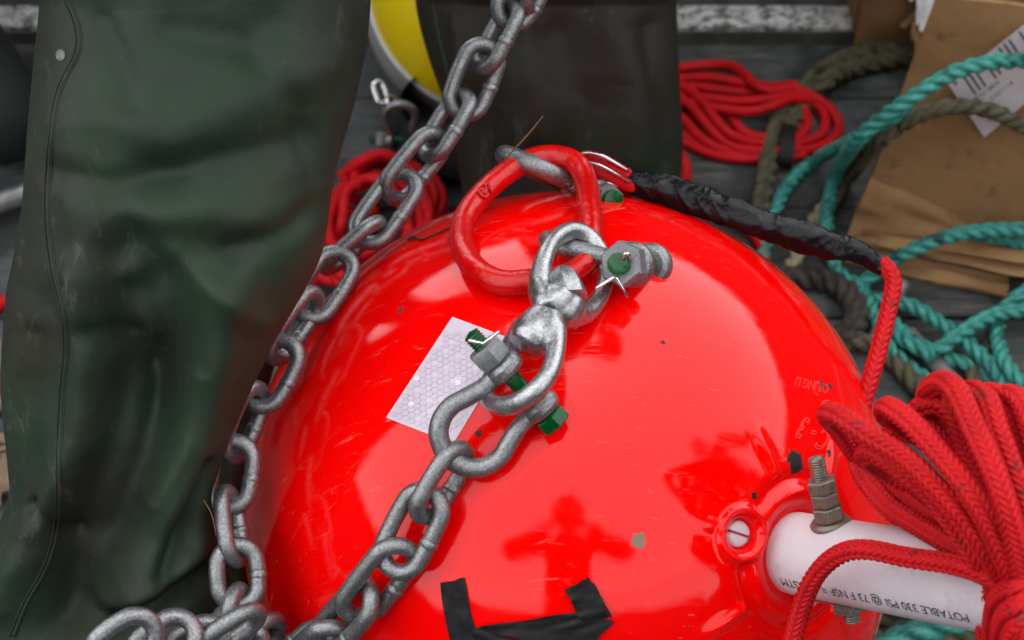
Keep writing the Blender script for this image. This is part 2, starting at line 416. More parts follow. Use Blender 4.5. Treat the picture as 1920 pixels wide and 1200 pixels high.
# bolt through the pole
pt = lambda px, py, d: P(px, py, d)
bd = .170+.050
_pc = None
for t in np.linspace(.18, .40, 600):
    if pix(polep(t))[0] >= 1572: _pc = polep(t); bd = t; break
bup = nrm(cam2w((-.07, .90, .42))); bup = nrm(bup-AX*(bup@AX))
bolt = mk('bolt', (lambda r, n: tube([_pc+bup*(-PR-.012), _pc+bup*(PR+.0335)], r, 20, step=.00025, prof=lambda ph, s: 1+.045*np.sin(2*PI*s/.0013+ph)))(.0040, 0), RUST, buoy)
z = PR-.0015
fl = lathe([(0, z-.001), (.0098, z-.001), (.0102, z+.001), (.0090, z+.0026), (0, z+.0026)], bup, _pc, 28)
mk('flange_nut', merge(fl, hexnut(_pc+bup*(z+.0024), bup, .0078, .0075)), RUST, bolt, autosm=35)
mk('nut', hexnut(_pc+bup*(z+.0102), bup, .0073, .0068), RUST, bolt, autosm=35)
mk('nut', hexnut(_pc+bup*(z+.0172), bup, .0075, .0068), RUST, bolt, autosm=35)
mk('bolt_head', merge(hexnut(_pc-bup*(PR+.006), bup, .0085, .006), boxm(_pc-bup*(PR+.0016)-AX*.012, .006, .05, .003, np.stack([np.cross(AX, bup), AX, bup], 1))), RUST, bolt, autosm=35)

# printing and moulded letters
def textmesh(body, size, outline=0):
    c = bpy.data.curves.new('t', 'FONT'); c.body = body; c.size = size
    if outline: c.fill_mode = 'NONE'; c.bevel_depth = outline; c.bevel_resolution = 1
    c.resolution_u = 4
    o = bpy.data.objects.new('t', c); scene.collection.objects.link(o); bpy.context.view_layer.update()
    me = o.evaluated_get(bpy.context.evaluated_depsgraph_get()).to_mesh()
    V = np.array([v.co[:] for v in me.vertices]).reshape(-1, 3); F = [tuple(p.vertices) for p in me.polygons]
    o.to_mesh_clear(); bpy.data.objects.remove(o); bpy.data.curves.remove(c); return V, F
def mapped(body, size, fn, outline=0, sx=1.):
    V, F = textmesh(body, size, outline)
    return np.array([fn(v[0]*sx, v[1], v[2]) for v in V]), F
# text on the pipe, upside down seen from here: runs towards the float
e_up = nrm(cam2w((0, 0, 1))); e_side = nrm(np.cross(AX, cam2w((0, 0, 1))))     # e_side roughly image up/down
if pix(_pc+e_side*.01)[1] < pix(_pc)[1]: e_side = -e_side                        # pointing down in the picture
e_out = np.cross(e_side, AX); 
if e_out@_cb < 0: e_out = -e_out
TXT0 = min(np.linspace(.2, .5, 900), key=lambda t: abs(pix(polep(t)+e_side*PR*.6)[0]-1862))
def pipe_fn(x, y, zz):
    t = TXT0-x                      # towards the float
    a = math.radians(30)+y/PR       # angle from the camera side towards the picture's bottom
    return polep(t)+(e_out*math.cos(a)+e_side*math.sin(a))*(PR+.00025)
mk('printed_lettering', mapped('POTABLE 330 PSI @ 73 F NSF \u2261-d-  ASTM', .0070, pipe_fn, 0, .92), INK, buoy, False)
def ball_text(body, px, py, ang, size_px, outline, sx=1.):
    ux = np.array([math.cos(ang), math.sin(ang)]); uy = np.array([ux[1], -ux[0]])   # rotated glyph axes in the picture
    def fn(x, y, zz):
        q = np.array([px, py])+ux*x*1.0+uy*y; off = zz*BPX[2]/FPX*1.0
        return BP(q[0], q[1], off+.0001)
    return mapped(body, size_px, fn, outline, sx)
RAISED = FLOAT
a0 = math.radians(180+28)
mk('moulded_lettering', merge(ball_text('C', 1592, 830, a0, 58, 1.1, .5), ball_text('C', 1562, 812, a0, 58, 1.1, .5), ball_text('-', 1536, 802, a0, 58, 1.1, .5), ball_text('3', 1520, 788, a0, 58, 1.6, .5), ball_text('OILING LI', 1556, 722, math.radians(180+14), 24, .6, .62),
   ball_text('D', 1556, 752, math.radians(180+8), 44, 1.2, .5)), m_plain('rubbed moulding', (.85, .05, .04), .5), buoy)

# reflective sheet
TL, TR, BR_, BL = [np.array(p, float) for p in ((848, 594), (967, 638), (850, 832), (724, 783))]
bil = lambda u, v: TL*(1-u)*(1-v)+TR*u*(1-v)+BR_*u*v+BL*(1-u)*v
def stick(off): return lambda u, v: BP(*(bil(u, v)+np.array([3.0*math.sin(v*PI), 0])*(u-.5)*0), off)
def sheet_mat(name, c, r=.3): 
    t = NT(name); n_ = t.noise(25, 5, .7); cc = t.ramp(n_, [(.3, tuple(x*.93 for x in c)), (.7, c)])
    cc = t.mix(t.ramp(t.noise(420, 5, .8), [(.73, 0.), (.77, .7)]), cc, (.15, .12, .1)); return t.set(base=cc, rough=r)
SH = [sheet_mat('sheet white', (.66, .58, .68)), sheet_mat('sheet cell grey', (.58, .52, .62)), sheet_mat('sheet cell pink', (.62, .52, .62)), sheet_mat('sheet cell bright', (.78, .72, .80))]
sv, sf, su = grid(stick(.0005), 24, 30)
edge = [];
sm_ = (sv, sf)
rim = merge(sm_)
V = list(rim[0]); F = list(rim[1]); MI = [0]*len(F)
ncol = 11; hw = 1/ncol; asp = np.linalg.norm(TR-TL)/np.linalg.norm(BL-TL); hh = hw*asp*.866
rng2 = random.Random(3)
row = 0; v = hh*.45
while v < .99:
    for k in range(ncol+1):
        u = (k+(.5 if row % 2 else 0))*hw+.01
        if not (.03 < u < .97 and .03 < v < .985): continue
        hx = [(u+hw*.54*math.cos(math.radians(30+60*j)), v+hw*asp*.54*math.sin(math.radians(30+60*j))) for j in range(6)]
        if any(not(0 < a < 1 and 0 < b < 1) for a, b in hx): continue
        fade = vnoise(np.array([u*3+5, v*3+2, 1.5]))
        o = len(V)
        r_ = rng2.random(); mi = 1 if r_ < .46 else 2 if r_ < .92 else 0
        if v > .5 and rng2.random() < .035: mi = 3
        if fade > .30: mi = 0
        if mi == 0: continue
        V += [BP(*bil(a, b), .0008) for a, b in hx]; F.append(tuple(range(o, o+6))); MI.append(mi)
    v += hh; row += 1
so = mk('reflective_sheet', (np.array(V), F), SH, buoy, False)
so.data.polygons.foreach_set('material_index', MI)

# black tape strips
def strip(c4, off, jag=2.2, nu=14, nv=26, bow=0):
    c4 = [np.array(c, float) for c in c4]
    def fn(u, v):
        q = c4[0]*(1-u)*(1-v)+c4[1]*u*(1-v)+c4[2]*u*v+c4[3]*(1-u)*v
        q = q+np.array([vnoise(np.array([u*7+3, v*1.5, jag])), vnoise(np.array([u*9, v*9+8, jag+4]))])*jag*(1 if v in (0., 1.) or u in (0., 1.) else .3)
        return BP(q[0]+bow*math.sin(v*PI), q[1], off+.0008*vnoise(np.array([u*3, v*6, jag])))
    return grid(fn, nu, nv)[:2]
for c4, off, j, b in ((((827, 1093), (873, 1082), (914, 1240), (858, 1246)), .0009, 2.2, -6), (((898, 1174), (1086, 1147), (1152, 1165), (1085, 1235)), .0016, 2.0, 0), (((890, 1178), (905, 1176), (1085, 1236), (880, 1240)), .0013, 1.0, 0), (((1061, 1106), (1105, 1081), (1150, 1157), (1090, 1168)), .0024, 3.0, 2)):
    mk('black_tape', strip(c4, off, j, bow=b), CLOTHTAPE, buoy)

# ------------------------------------------------------------------ chain
WR = .0043                        # wire radius
def link_mesh(A, B, roll, wr=WR, wid=None, seed=0):
    """link between outer end centre-points A and B; roll 0 = broad side to the camera"""
    A, B = np.asarray(A), np.asarray(B); ax = B-A; L = np.linalg.norm(ax); ax /= L
    mid = (A+B)/2; view = nrm(CAM-mid); side = nrm(np.cross(ax, view)); vv = np.cross(side, ax)
    W = side*math.cos(roll)+vv*math.sin(roll); Nn = np.cross(ax, W)
    w2 = (wid or 3.35*2*wr)/2-wr; l2 = L/2-wr; l2 = max(l2, w2+.001)
    pts = []
    rr = w2; straight = l2-rr
    K = 22
    for k in range(K+1): a = -PI/2+PI*k/K; pts.append((straight+rr*math.cos(a), rr*math.sin(a)))
    for q in np.linspace(0, 1, 14)[1:-1]: pts.append((straight*(1-2*q), rr*(1+.035*math.sin(PI*q))))
    for k in range(K+1): a = PI/2+PI*k/K; pts.append((-straight+rr*math.cos(a), rr*math.sin(a)))
    for q in np.linspace(0, 1, 40)[1:-1]: pts.append((-straight*(1-2*q), -rr*(1+.035*math.sin(PI*q))))
    path = np.array([mid+ax*x+W*y for x, y in pts])
    x = np.array([p[0] for p in pts]); y = np.array([p[1] for p in pts])
    weld = (y < 0)*np.exp(-((x-.0008)/.0013)**4)
    r = wr*(1+.10*weld-.05*(y < 0)*np.exp(-((x+.0014)/.0005)**2))
    r = r*(1+.02*vnoise(path*260))
    n = 20; T, N, Bn = frames(path, True, Nn)
    ph = np.linspace(0, 2*PI, n, endpoint=False)
    V = path[:, None]+N[:, None]*(r[:, None]*np.cos(ph))[..., None]+Bn[:, None]*(r[:, None]*np.sin(ph))[..., None]
    m = len(path); i = np.arange(m)[:, None]; j = np.arange(n)[None]; i2 = (i+1) % m; j2 = (j+1) % n
    F = np.stack([i*n+j, i*n+j2, i2*n+j2, i2*n+j], -1).reshape(-1, 4).tolist()
    return V.reshape(-1, 3), F
D = math.radians
def BD(px, py, off): return depth(BP(px, py, off))
LINKS = [ # ax, ay, bx, by, dA, dB, roll
 (1040, -100, 985, 28, .965, .968, 70), (1010, -60, 940, 54, .965, .97, 15), (972, -2, 898, 140, .967, .972, -62), (920, 72, 858, 226, .97, .975, 8),
 (880, 166, 795, 303, .972, .972, -55), (832, 245, 722, 378, .972, .968, 38), (775, 318, 672, 462, .966, .955, -22),
 (722, 408, 600, 512, .955, .955, 75), (652, 466, 562, 604, .945, .925, -12), (602, 544, 500, 678, .925, .905, 55),
 (548, 628, 470, 772, .905, .90, -14), (490, 714, 426, 870, .90, .893, 52), (446, 812, 422, 968, .893, .885, -4), (425, 908, 444, 1066, .885, .87, 68),
 (442, 1006, 450, 1150, .87, .865, 6), (446, 1092, 436, 1225, .865, .87, 70),
 # pile
 (498, 1140, 350, 1236, .845, .835, 66), (405, 1140, 500, 1230, .862, .862, 50), (526, 1150, 440, 1260, .88, .88, 60), (505, 1200, 380, 1180, .875, .872, 10),
 (430, 1172, 306, 1245, .855, .83, -28), (372, 1160, 244, 1256, .828, .81, -14), (300, 1160, 165, 1252, .80, .79, 20), (300, 1175, 330, 1270, .84, .84, 60),
 # run up to the bow shackle
 (480, 1250, 590, 1222, .88, .875, 50), (510, 1290, 628, 1180, .875, .865, 20),
 ]
RUN = [(875, 828, 782, 982, 58), (816, 910, 728, 1082, -14), (768, 1014, 652, 1164, 32), (702, 1100, 590, 1222, -42), (640, 1172, 520, 1290, 40)]
chain = empty('galvanised_chain', P(440, 1200, .9)-np.array([0, 0, .01]), 'long heavy galvanised steel chain hanging past the waders and piled at the lower left', 'chain')
for i, (ax, ay, bx, by, da, db, ro) in enumerate(LINKS):
    mk('link', link_mesh(P(ax, ay, da), P(bx, by, db), D(ro)), GALV, chain)
for i, (ax, ay, bx, by, ro) in enumerate(RUN):
    oa, ob = (.0145, .0145)
    mk('link', link_mesh(BP(ax, ay, oa), BP(bx, by, ob), D(ro)), GALV, chain)

def fuse(o, vox=.0007, it=4):
    m = o.modifiers.new('fuse', 'REMESH'); m.mode = 'VOXEL'; m.voxel_size = vox; m.use_smooth_shade = True
    q = o.modifiers.new('smooth', 'SMOOTH'); q.factor = .5; q.iterations = it
# ------------------------------------------------------------------ shackles, swivel, pear ring
def shackle(root_label, O, a, b, u, mat=GALV, bowpts=None, thread=True, head=True, cotter=1, wire=18, body='bow_shackle', group=None, eye=38, sep=51, pinr=16.5, nutr=36, nutmat=None):
    """O pin centre, a pin axis (nut towards -a), b towards the crown, u metres per unit"""
    a = nrm(a); b = nrm(b-a*(b@a)); c = np.cross(a, b)
    root = empty('bow_shackle', O, root_label, 'shackle', group)
    L = bowpts or [(51, 6), (51, 30), (52, 55), (60, 88), (68, 118), (62, 150), (40, 176), (0, 188)]
    pts = [(x, y) for x, y in L]+[(-x, y) for x, y in L[-2::-1]]
    path = [O+(a*x+b*y)*u for x, y in pts]
    rad = lambda q: wire*u*(1+.10*np.exp(-((q-.5)/.2)**2)-.06*np.exp(-((q-.08)/.05)**2)-.06*np.exp(-((q-.92)/.05)**2))
    m = tube(path, rad, 24, step=2.2*u, up=c)
    eyes = []
    for s in (-1, 1):
        t = wire*.98*u; e = eye*u; x = O+a*s*sep*u-b*2*u
        h = pinr*.7*u
        eyes.append(lathe([(0, -t), (e*.72, -t), (e*.9, -t*.8), (e, -t*.35), (e, t*.35), (e*.9, t*.8), (e*.72, t), (0, t)], a, x, 36))
    fuse(mk('bow', merge(m, *eyes), mat, root), .022*wire*u*2)
    pr = pinr*u
    end = -(sep+wire+42+(30 if thread else 12))
    shaft = tube([O+a*(-(sep+wire+2)*u), O+a*(sep+wire+2)*u], pr, 24, step=4*u)
    th = tube([O+a*(-(sep+wire))*u, O+a*end*u], pr*.97, 24, step=.5*u, prof=(lambda ph, s: 1+.07*np.sin(2*PI*s/(6.5*u)+ph)) if thread else (lambda ph, s: 1.0+0*s), cap=True)
    pin = mk('pin', merge(shaft, th, hexnut(O+a*(sep+wire+1)*u, a, 33*u, 30*u)) if head else merge(shaft, th), GREEN, root, autosm=40)
    mk('nut', merge(hexnut(O-a*(sep+wire+1)*u, -a, nutr*u, 40*u, .1)), nutmat or GALVD, root, autosm=35)
    return root, a, b, c
U1 = .83/FPX
s1c = (978, 727)
O1 = BP(*s1c, .020); d1 = depth(O1)
a1 = P(1016, 768, d1+.004)-P(940, 688, d1-.002)
b1 = P(880, 884, BD(880, 884, .012))-O1
sh1, a_, b_, c_ = shackle('galvanised bow shackle with green threaded bolt lying over the white reflective sheet', O1, a1, b1, d1/FPX, group='galvanised bow shackles with green pins')
def cotter(parent, pts, r=.0009, closedloop=None):
    ms = [tube(p, r, 10, step=.001) for p in pts]
    mk('cotter_pin', merge(*ms), STEEL, parent)
e1 = O1-nrm(a_)*(51+18+42+14)*(d1/FPX)
de = depth(e1)-.006
cotter(sh1, [[P(878, 638, de), P(893, 641, de-.002), P(906, 645, de-.002)], [P(906, 645, de-.002), P(917, 636, de-.003), P(935, 622, de-.001)]])

def plate(parent, name, pts, rad, mat, flat=1., n=22, step=.0012, up=None):
    return tube(pts, rad, n, step=step, flat=flat, up=up)
# swivel
sw = empty('swivel', BP(1030, 600, .01), 'galvanised swivel with two eyes between the lower bow shackle and the red pear ring', 'swivel')
def dd(px, py, off): return P(px, py, BD(px, py, 0)-off)
low = [dd(1040, 618, .034), dd(1041, 660, .037), dd(1027, 705, .040), dd(995, 740, .038), dd(955, 760, .030), dd(924, 757, .020), dd(912, 735, .011), dd(921, 706, .008), dd(942, 672, .010), dd(966, 640, .018), dd(985, 615, .026)]
lowm = tube(low, [.0062, .0050, .0047, .0050, .0050, .0048, .0044, .0042, .0043, .0055, .007], 22, step=.0012)
def blob(c, ax1, ax2, r1, r2, h, prof=None):
    pass
def loft_body(p0, p1, radii, flat, upv, n=26):
    pts = [np.asarray(p0)*(1-t)+np.asarray(p1)*t for t in np.linspace(0, 1, len(radii))]
    return tube(pts, radii, n, step=.0008, flat=flat, up=upv)
cvec = nrm(CAM-BP(1010, 600, .02))
bodyL = merge(loft_body(dd(1026, 590, .030), dd(985, 650, .027), [.0095, .0108, .0118, .0122, .0120, .0100], .9, cvec), loft_body(dd(1030, 600, .031), dd(1036, 650, .036), [.0080, .0085, .0070, .0050], .9, cvec), loft_body(dd(1000, 610, .028), dd(962, 655, .018), [.0080, .0085, .0070, .0048], .9, cvec))
fuse(mk('lower_eye', merge(lowm, bodyL), GALV2, sw), .0007, 7)
up = [dd(1043, 572, .026), dd(1017, 556, .028), dd(1013, 520, .034), dd(1022, 482, .040), dd(1040, 450, .041), dd(1073, 433, .036), dd(1105, 446, .026), dd(1128, 478, .017), dd(1137, 515, .010), dd(1126, 555, .008), dd(1100, 585, .012), dd(1070, 590, .020)]
upm = tube(up, [.0085, .0062, .0048, .0045, .0047, .0050, .0048, .0045, .0043, .0045, .0052, .0070], 22, step=.0012)
bodyU = merge(loft_body(dd(1028, 584, .027), dd(1058, 552, .026), [.0090, .0110, .0120, .0122, .0110, .0090], .8, cvec), loft_body(dd(1030, 580, .028), dd(1010, 530, .034), [.0090, .0085, .0065, .0048], .9, cvec))
bodyU2 = loft_body(dd(1022, 560, .028), dd(1090, 592, .020), [.0062, .0095, .0110, .0108, .0095, .0060], 1.0, cvec)
fuse(mk('upper_eye', merge(upm, bodyU, bodyU2), GALV2, sw), .0007, 7)
ba = nrm(dd(1046, 500, .034)-dd(1062, 545, .030))
bo = dd(1064, 545, .030)
mk('bolt', merge(lathe([(0, -.006), (.0088, -.006), (.0090, .001), (.0078, .0085), (.0052, .0125), (.003, .0140), (0, .0142)], ba, bo, 7), tube([dd(1020, 592, .026), bo], .0062, 20, step=.002)), GALV2, sw, autosm=30)
mk('bolt', tube([dd(1012, 602, .028), dd(1032, 578, .026)], .0075, 20, step=.002), m_plain('dark swivel steel', (.02, .02, .02), .35, .5), sw)  # near-black shank across the gap between the two eyes

# red pear-shaped ring
dr = lambda px, py: .887+max(0, (530-py))/240*.085
ring_px = [(1000, 527), (940, 529), (893, 505), (867, 462), (868, 418), (893, 376), (935, 335), (985, 303), (1035, 293), (1078, 305), (1098, 340), (1105, 390), (1109, 440), (1103, 485), (1065, 516)]
def ringpt(x, y):
    d = dr(x, y); r_ = ray(x, y); q = BP(x, y, .0085)
    hit = np.linalg.norm(np.cross(cam2w(ray(x, y))/np.linalg.norm(ray(x, y)), BALL-CAM)) < R+.0085
    return P(x, y, min(d, depth(q)) if hit else d)
dr = lambda px, py: .885+max(0, (530-py))/240*.075
ringp = [ringpt(x, y) for x, y in ring_px]
pear = empty('pear_ring', BP(940, 530, 0), 'thick red enamelled pear shaped steel ring leaning on the top of the red buoy', 'ring')
rp = spline(ringp, .0012, True)
def ringprof(ph, s): return 1.0+0*s
mk('ring', tube(rp, .0065, 28, True), REDPAINT, pear)
# embossing
def on_bar(p0, p1, rad, ang_off=0.):
    p0, p1 = np.asarray(p0), np.asarray(p1); ax = nrm(p1-p0); o_ = nrm(CAM-p0); o_ = nrm(o_-ax*(o_@ax)); sd_ = np.cross(o_, ax)
    def fn(x, y, z_):
        a = y/rad+ang_off; return p0+ax*x+(o_*math.cos(a)+sd_*math.sin(a))*(rad+z_*.9)
    return fn
for t_, z_, p0, p1, ao, bo_ in (('WLL 4 TONNES', .0082, (1112, 478), (1098, 330), .15, .0005), ('Tumbes', .0078, (985, 523), (905, 512), -.3, .0005), ('G 2', .009, (893, 380), (935, 335), -.3, .0005)):
    mk('embossed_lettering', mapped(t_, z_, on_bar(ringpt(*p0), ringpt(*p1), .0071, ao), bo_, .8), REDPAINT, pear)

# right shackle (through the pear ring and the swivel)
O2 = P(1201, 496, .878); a2 = cam2w((.40, .02, -.90)); b2 = cam2w((-.975, .235, -.02))
sh2, A2, B2, C2 = shackle('galvanised bow shackle seen end on, green pin end and split pin facing the camera', O2, a2, b2, .878/FPX, thread=False, nutmat=GALVD, pinr=21, nutr=43, eye=43, group='galvanised bow shackles with green pins')
u2 = .878/FPX
cp = O2-A2*(51+18+47)*u2
p_ = pix(cp); dc = depth(cp)
cotter(sh2, [[P(p_[0]-8, p_[1]+24, dc), P(p_[0]-30, p_[1]+38, dc-.001), P(p_[0]-44, p_[1]+47, dc-.001)], [P(p_[0]-6, p_[1]+24, dc+.001), P(p_[0]+6, p_[1]+44, dc+.002), P(p_[0]+16, p_[1]+62, dc+.004)],
  [P(p_[0]+8, p_[1]-10, dc-.004), P(p_[0]+11, p_[1]-19, dc-.007), P(p_[0]+19, p_[1]-17, dc-.006), P(p_[0]+19, p_[1]-7, dc-.002)]])
# WLL on the near bar
nb0, nb1 = O2+(-A2*58+B2*108)*u2, O2+(-A2*52+B2*30)*u2
mk('embossed_lettering', mapped('WLL 1.5', .0062, on_bar(nb1, nb0, 18.5*u2, .3), .0004, .85), GALVD, sh2)
mk('embossed_lettering', mapped('USA', .006, on_bar(dd(1136, 500, .010), dd(1122, 560, .008), .0045, .1), .0004, 1), GALV2, sw)

# upper shackle (behind, through the top of the pear ring)
O3 = P(1098, 360, .985); a3 = cam2w((.40, -.20, .88)); b3 = P(938, 280, .936)-O3
sh3, A3, B3, C3_ = shackle('galvanised bow shackle through the top of the red pear ring, holding the rope thimble', O3, -a3, b3, .975/FPX*.95, thread=False, pinr=21, nutr=30, group='galvanised bow shackles with green pins')
cp = O3+nrm(a3)*(51+18+40)*.965/FPX*.9; p_ = pix(cp); dc = depth(cp)
cotter(sh3, [[P(p_[0]+4, p_[1]-2, dc-.002), P(p_[0]+16, p_[1]-6, dc-.003), P(p_[0]+18, p_[1]+4, dc-.003), P(p_[0]+8, p_[1]+8, dc-.002)]])
mk('embossed_lettering', mapped('WLL 1.5T', .006, on_bar(P(1082, 348, .962), P(1010, 316, .953), .0058, .2), .0004, .85), GALV, sh3)

# ------------------------------------------------------------------ taped red line with thimble
line = empty('taped_rope', P(1400, 410, 1.0)-np.array([0, 0, .02]), 'red braided rope spliced round a steel thimble and bound in shiny black tape', 'rope')
upl = [P(1078, 312, .985), P(1098, 299, .982), P(1125, 304, .980), P(1155, 320, .98), P(1190, 341, .985)]
lol = [P(1078, 330, 1.0), P(1100, 352, 1.0), P(1135, 362, .995), P(1165, 356, .99), P(1195, 346, .985)]
strand2 = [P(1084, 322, .972), P(1108, 316, .968), P(1135, 327, .968), P(1160, 340, .972), P(1190, 352, .98)]
mk('rope_leg', tube(upl, .0050, 32, step=.0006, prof=braid(8)), ROPE_RED, line)
mk('rope_leg', tube(lol, .0050, 32, step=.0006, prof=braid(8)), ROPE_RED, line)
mk('thimble_lining', tube(strand2, .0036, 24, step=.002), ROPE_RED, line)
mk('rope', tube([P(1640, 492, .985), P(1660, 498, .98), P(1675, 530, .975), P(1664, 590, .965), P(1645, 665, .955), P(1622, 745, .945), P(1610, 800, .94), P(1606, 850, .945), P(1620, 905, .95), P(1650, 960, .95)], .0049, 36, step=.0005, prof=braid(6, .0046, .30)), ROPE_RED, line)
def rail(off, pxs, d): return [P(x+off[0], y+off[1], d) for x, y in pxs]
mk('thimble', merge(tube([P(1086, 292, .975), P(1105, 287, .973), P(1130, 293, .972), P(1155, 307, .974), P(1176, 320, .978)], .0011, 10, step=.002, flat=2.5, up=cam2w((0, 1, 0))),
    tube([P(1090, 316, .966), P(1108, 306, .962), P(1130, 313, .961), P(1155, 327, .965), P(1182, 341, .972)], .0010, 10, step=.002, flat=2.5, up=cam2w((0, 1, 0))),
    tube([P(1095, 326, .975), P(1115, 322, .975), P(1140, 336, .975), P(1160, 344, .98)], .0011, 10, step=.002, flat=3),
    tube([P(1118, 350, .972), P(1135, 344, .97), P(1160, 344, .972)], .0026, 12, step=.002), tube([P(1120, 340, .985), P(1140, 336, .985), P(1165, 336, .985)], .0014, 12, step=.002)), STEEL, line)
tp = [P(1180, 343, .982), P(1235, 352, .98), P(1300, 376, .975), P(1370, 396, .972), P(1425, 420, .972), P(1495, 440, .974), P(1550, 457, .976), P(1600, 471, .98), P(1640, 492, .983), P(1658, 502, .982)]
tpth = spline(tp, .0007)
def tape_prof(ph, s):
    q = np.stack([np.cos(ph)*1.2, np.sin(ph)*1.2, s*45], -1); q2 = np.stack([np.cos(ph)*1.1+7, np.sin(ph)*1.1, s*110+np.cos(ph)*1.2], -1); q3 = np.stack([np.cos(ph)*1.8, np.sin(ph)*1.8+9, s*230+np.sin(ph)*1.4], -1)
    rid = 1-np.abs(vnoise(q2)); rid2 = 1-np.abs(vnoise(q3))
    return .93+.17*vnoise(q*np.array([1, 1, 1.5]))+.17*rid**2.5+.08*rid2**3
mk('tape_wrap', tube(tpth, [.0066, .0078, .0078, .0082, .0080, .0080, .0080, .0082, .0078, .0058, .0054], 56, prof=tape_prof), TAPE, line)

# ------------------------------------------------------------------ rope hank at the right
hank = empty('rope_hank', P(1890, 1160, .84)-np.array([0, 0, .02]), 'gathered hank of bright red braided rope tied over the white pipe at the lower right', 'rope hank')
HR = .0050
def hs_(pts, r=HR, amp=.32, pitch=.0033): return tube([P(x, y, d-.042) for x, y, d in pts], r, 48, step=.00042, prof=braid(8, pitch, amp, random.random()))
KN = (1905, 1090)
H = [
 # loop ends left, running to the knot at lower right; coming back underneath
 [(1606, 852, .86), (1570, 800, .84), (1552, 778, .80), (1575, 780, .772), (1625, 815, .762), (1690, 855, .757), (1745, 905, .752), (1800, 965, .750), (1850, 1035, .752), (1895, 1100, .765)],
 [(1700, 905, .835), (1655, 880, .83), (1622, 858, .81), (1640, 850, .79), (1690, 880, .778), (1745, 925, .772), (1800, 1000, .770), (1840, 1060, .772), (1885, 1110, .785)],
 [(1740, 830, .83), (1700, 800, .82), (1662, 778, .80), (1668, 765, .775), (1710, 795, .760), (1760, 850, .750), (1810, 910, .742), (1855, 985, .740), (1890, 1060, .745), (1910, 1110, .76)],
 [(1612, 830, .885), (1607, 862, .88), (1622, 900, .87), (1665, 950, .85), (1720, 985, .83), (1780, 1020, .805), (1840, 1055, .79), (1890, 1110, .79)],
 [(1755, 850, .82), (1752, 790, .82), (1738, 742, .80), (1765, 716, .775), (1795, 735, .755), (1825, 800, .742), (1862, 880, .732), (1890, 960, .730), (1912, 1050, .738), (1920, 1110, .75)],
 [(1710, 800, .82), (1722, 768, .80), (1760, 758, .79), (1790, 785, .785), (1810, 840, .785), (1850, 910, .78), (1885, 980, .775), (1910, 1060, .77)],
 [(1800, 800, .82), (1800, 760, .80), (1818, 734, .775), (1848, 748, .758), (1870, 810, .748), (1900, 890, .742), (1930, 980, .74)],
 [(1840, 800, .81), (1838, 760, .795), (1856, 738, .775), (1885, 756, .765), (1905, 820, .76), (1935, 900, .755)],
 [(1878, 790, .80), (1876, 760, .785), (1892, 742, .765), (1918, 760, .755), (1940, 830, .75), (1950, 900, .75)],
 [(1910, 790, .80), (1908, 762, .785), (1926, 748, .77), (1950, 780, .76)],
 [(1660, 825, .85), (1680, 808, .84), (1720, 815, .83), (1770, 850, .81), (1815, 900, .80), (1850, 960, .79), (1890, 1030, .785)],
 [(1645, 890, .875), (1690, 925, .86), (1740, 965, .84), (1790, 1010, .82), (1850, 1060, .80)],
 [(1730, 800, .795), (1780, 850, .79), (1830, 920, .78), (1868, 990, .77), (1905, 1070, .765)],
 [(1650, 930, .90), (1680, 965, .89), (1730, 985, .87), (1790, 1010, .84)],
 [(1660, 870, .87), (1700, 880, .86), (1760, 930, .83), (1820, 990, .80), (1870, 1050, .79)],
 [(1800, 790, .80), (1850, 870, .78), (1900, 950, .77), (1940, 1050, .77)],
 [(1830, 740, .79), (1880, 830, .78), (1930, 920, .775)],
]
for k, p in enumerate(H): mk('strand', hs_(p), ROPE_RED, hank)
# the strand that runs from the knot over the pole and down
mk('strand', hs_([(1915, 1130, .77), (1880, 1100, .768), (1840, 1075, .772), (1780, 1057, .785), (1700, 1045, .80), (1630, 1031, .812), (1585, 1035, .822), (1548, 1058, .832), (1520, 1095, .842), (1500, 1150, .852), (1482, 1225, .86), (1470, 1300, .87)], .0047, .32, .0036), ROPE_RED, hank)
def wrap_turn(cx, cy, d, rx, ry, ang, a0_, a1_):
    c, s = math.cos(ang), math.sin(ang); out = []
    for t in np.linspace(a0_, a1_, 14):
        x = rx*math.cos(t); z = ry*math.sin(t); out.append((cx+x*c, cy+x*s, d-z))
    return out
# knot turns: curved strands going up and over
mk('knot_wrap', hs_([(1865, 1235, .80), (1868, 1160, .775), (1882, 1120, .755), (1912, 1105, .742), (1960, 1100, .745)], .0058), ROPE_RED, hank)
mk('knot_wrap', hs_([(1905, 1250, .79), (1885, 1195, .765), (1895, 1155, .742), (1925, 1138, .732), (1970, 1130, .74)], .0058), ROPE_RED, hank)
mk('knot_wrap', hs_([(1935, 1270, .79), (1908, 1225, .755), (1910, 1190, .735), (1935, 1172, .728), (1975, 1165, .735)], .0058), ROPE_RED, hank)
mk('knot_wrap', hs_([(1950, 1290, .77), (1925, 1250, .745), (1925, 1215, .73), (1945, 1200, .725), (1985, 1195, .73)], .0058), ROPE_RED, hank)
mk('knot_wrap', hs_([(1862, 1240, .81), (1852, 1170, .80), (1862, 1120, .79), (1885, 1095, .775), (1930, 1080, .765)], .0058), ROPE_RED, hank)

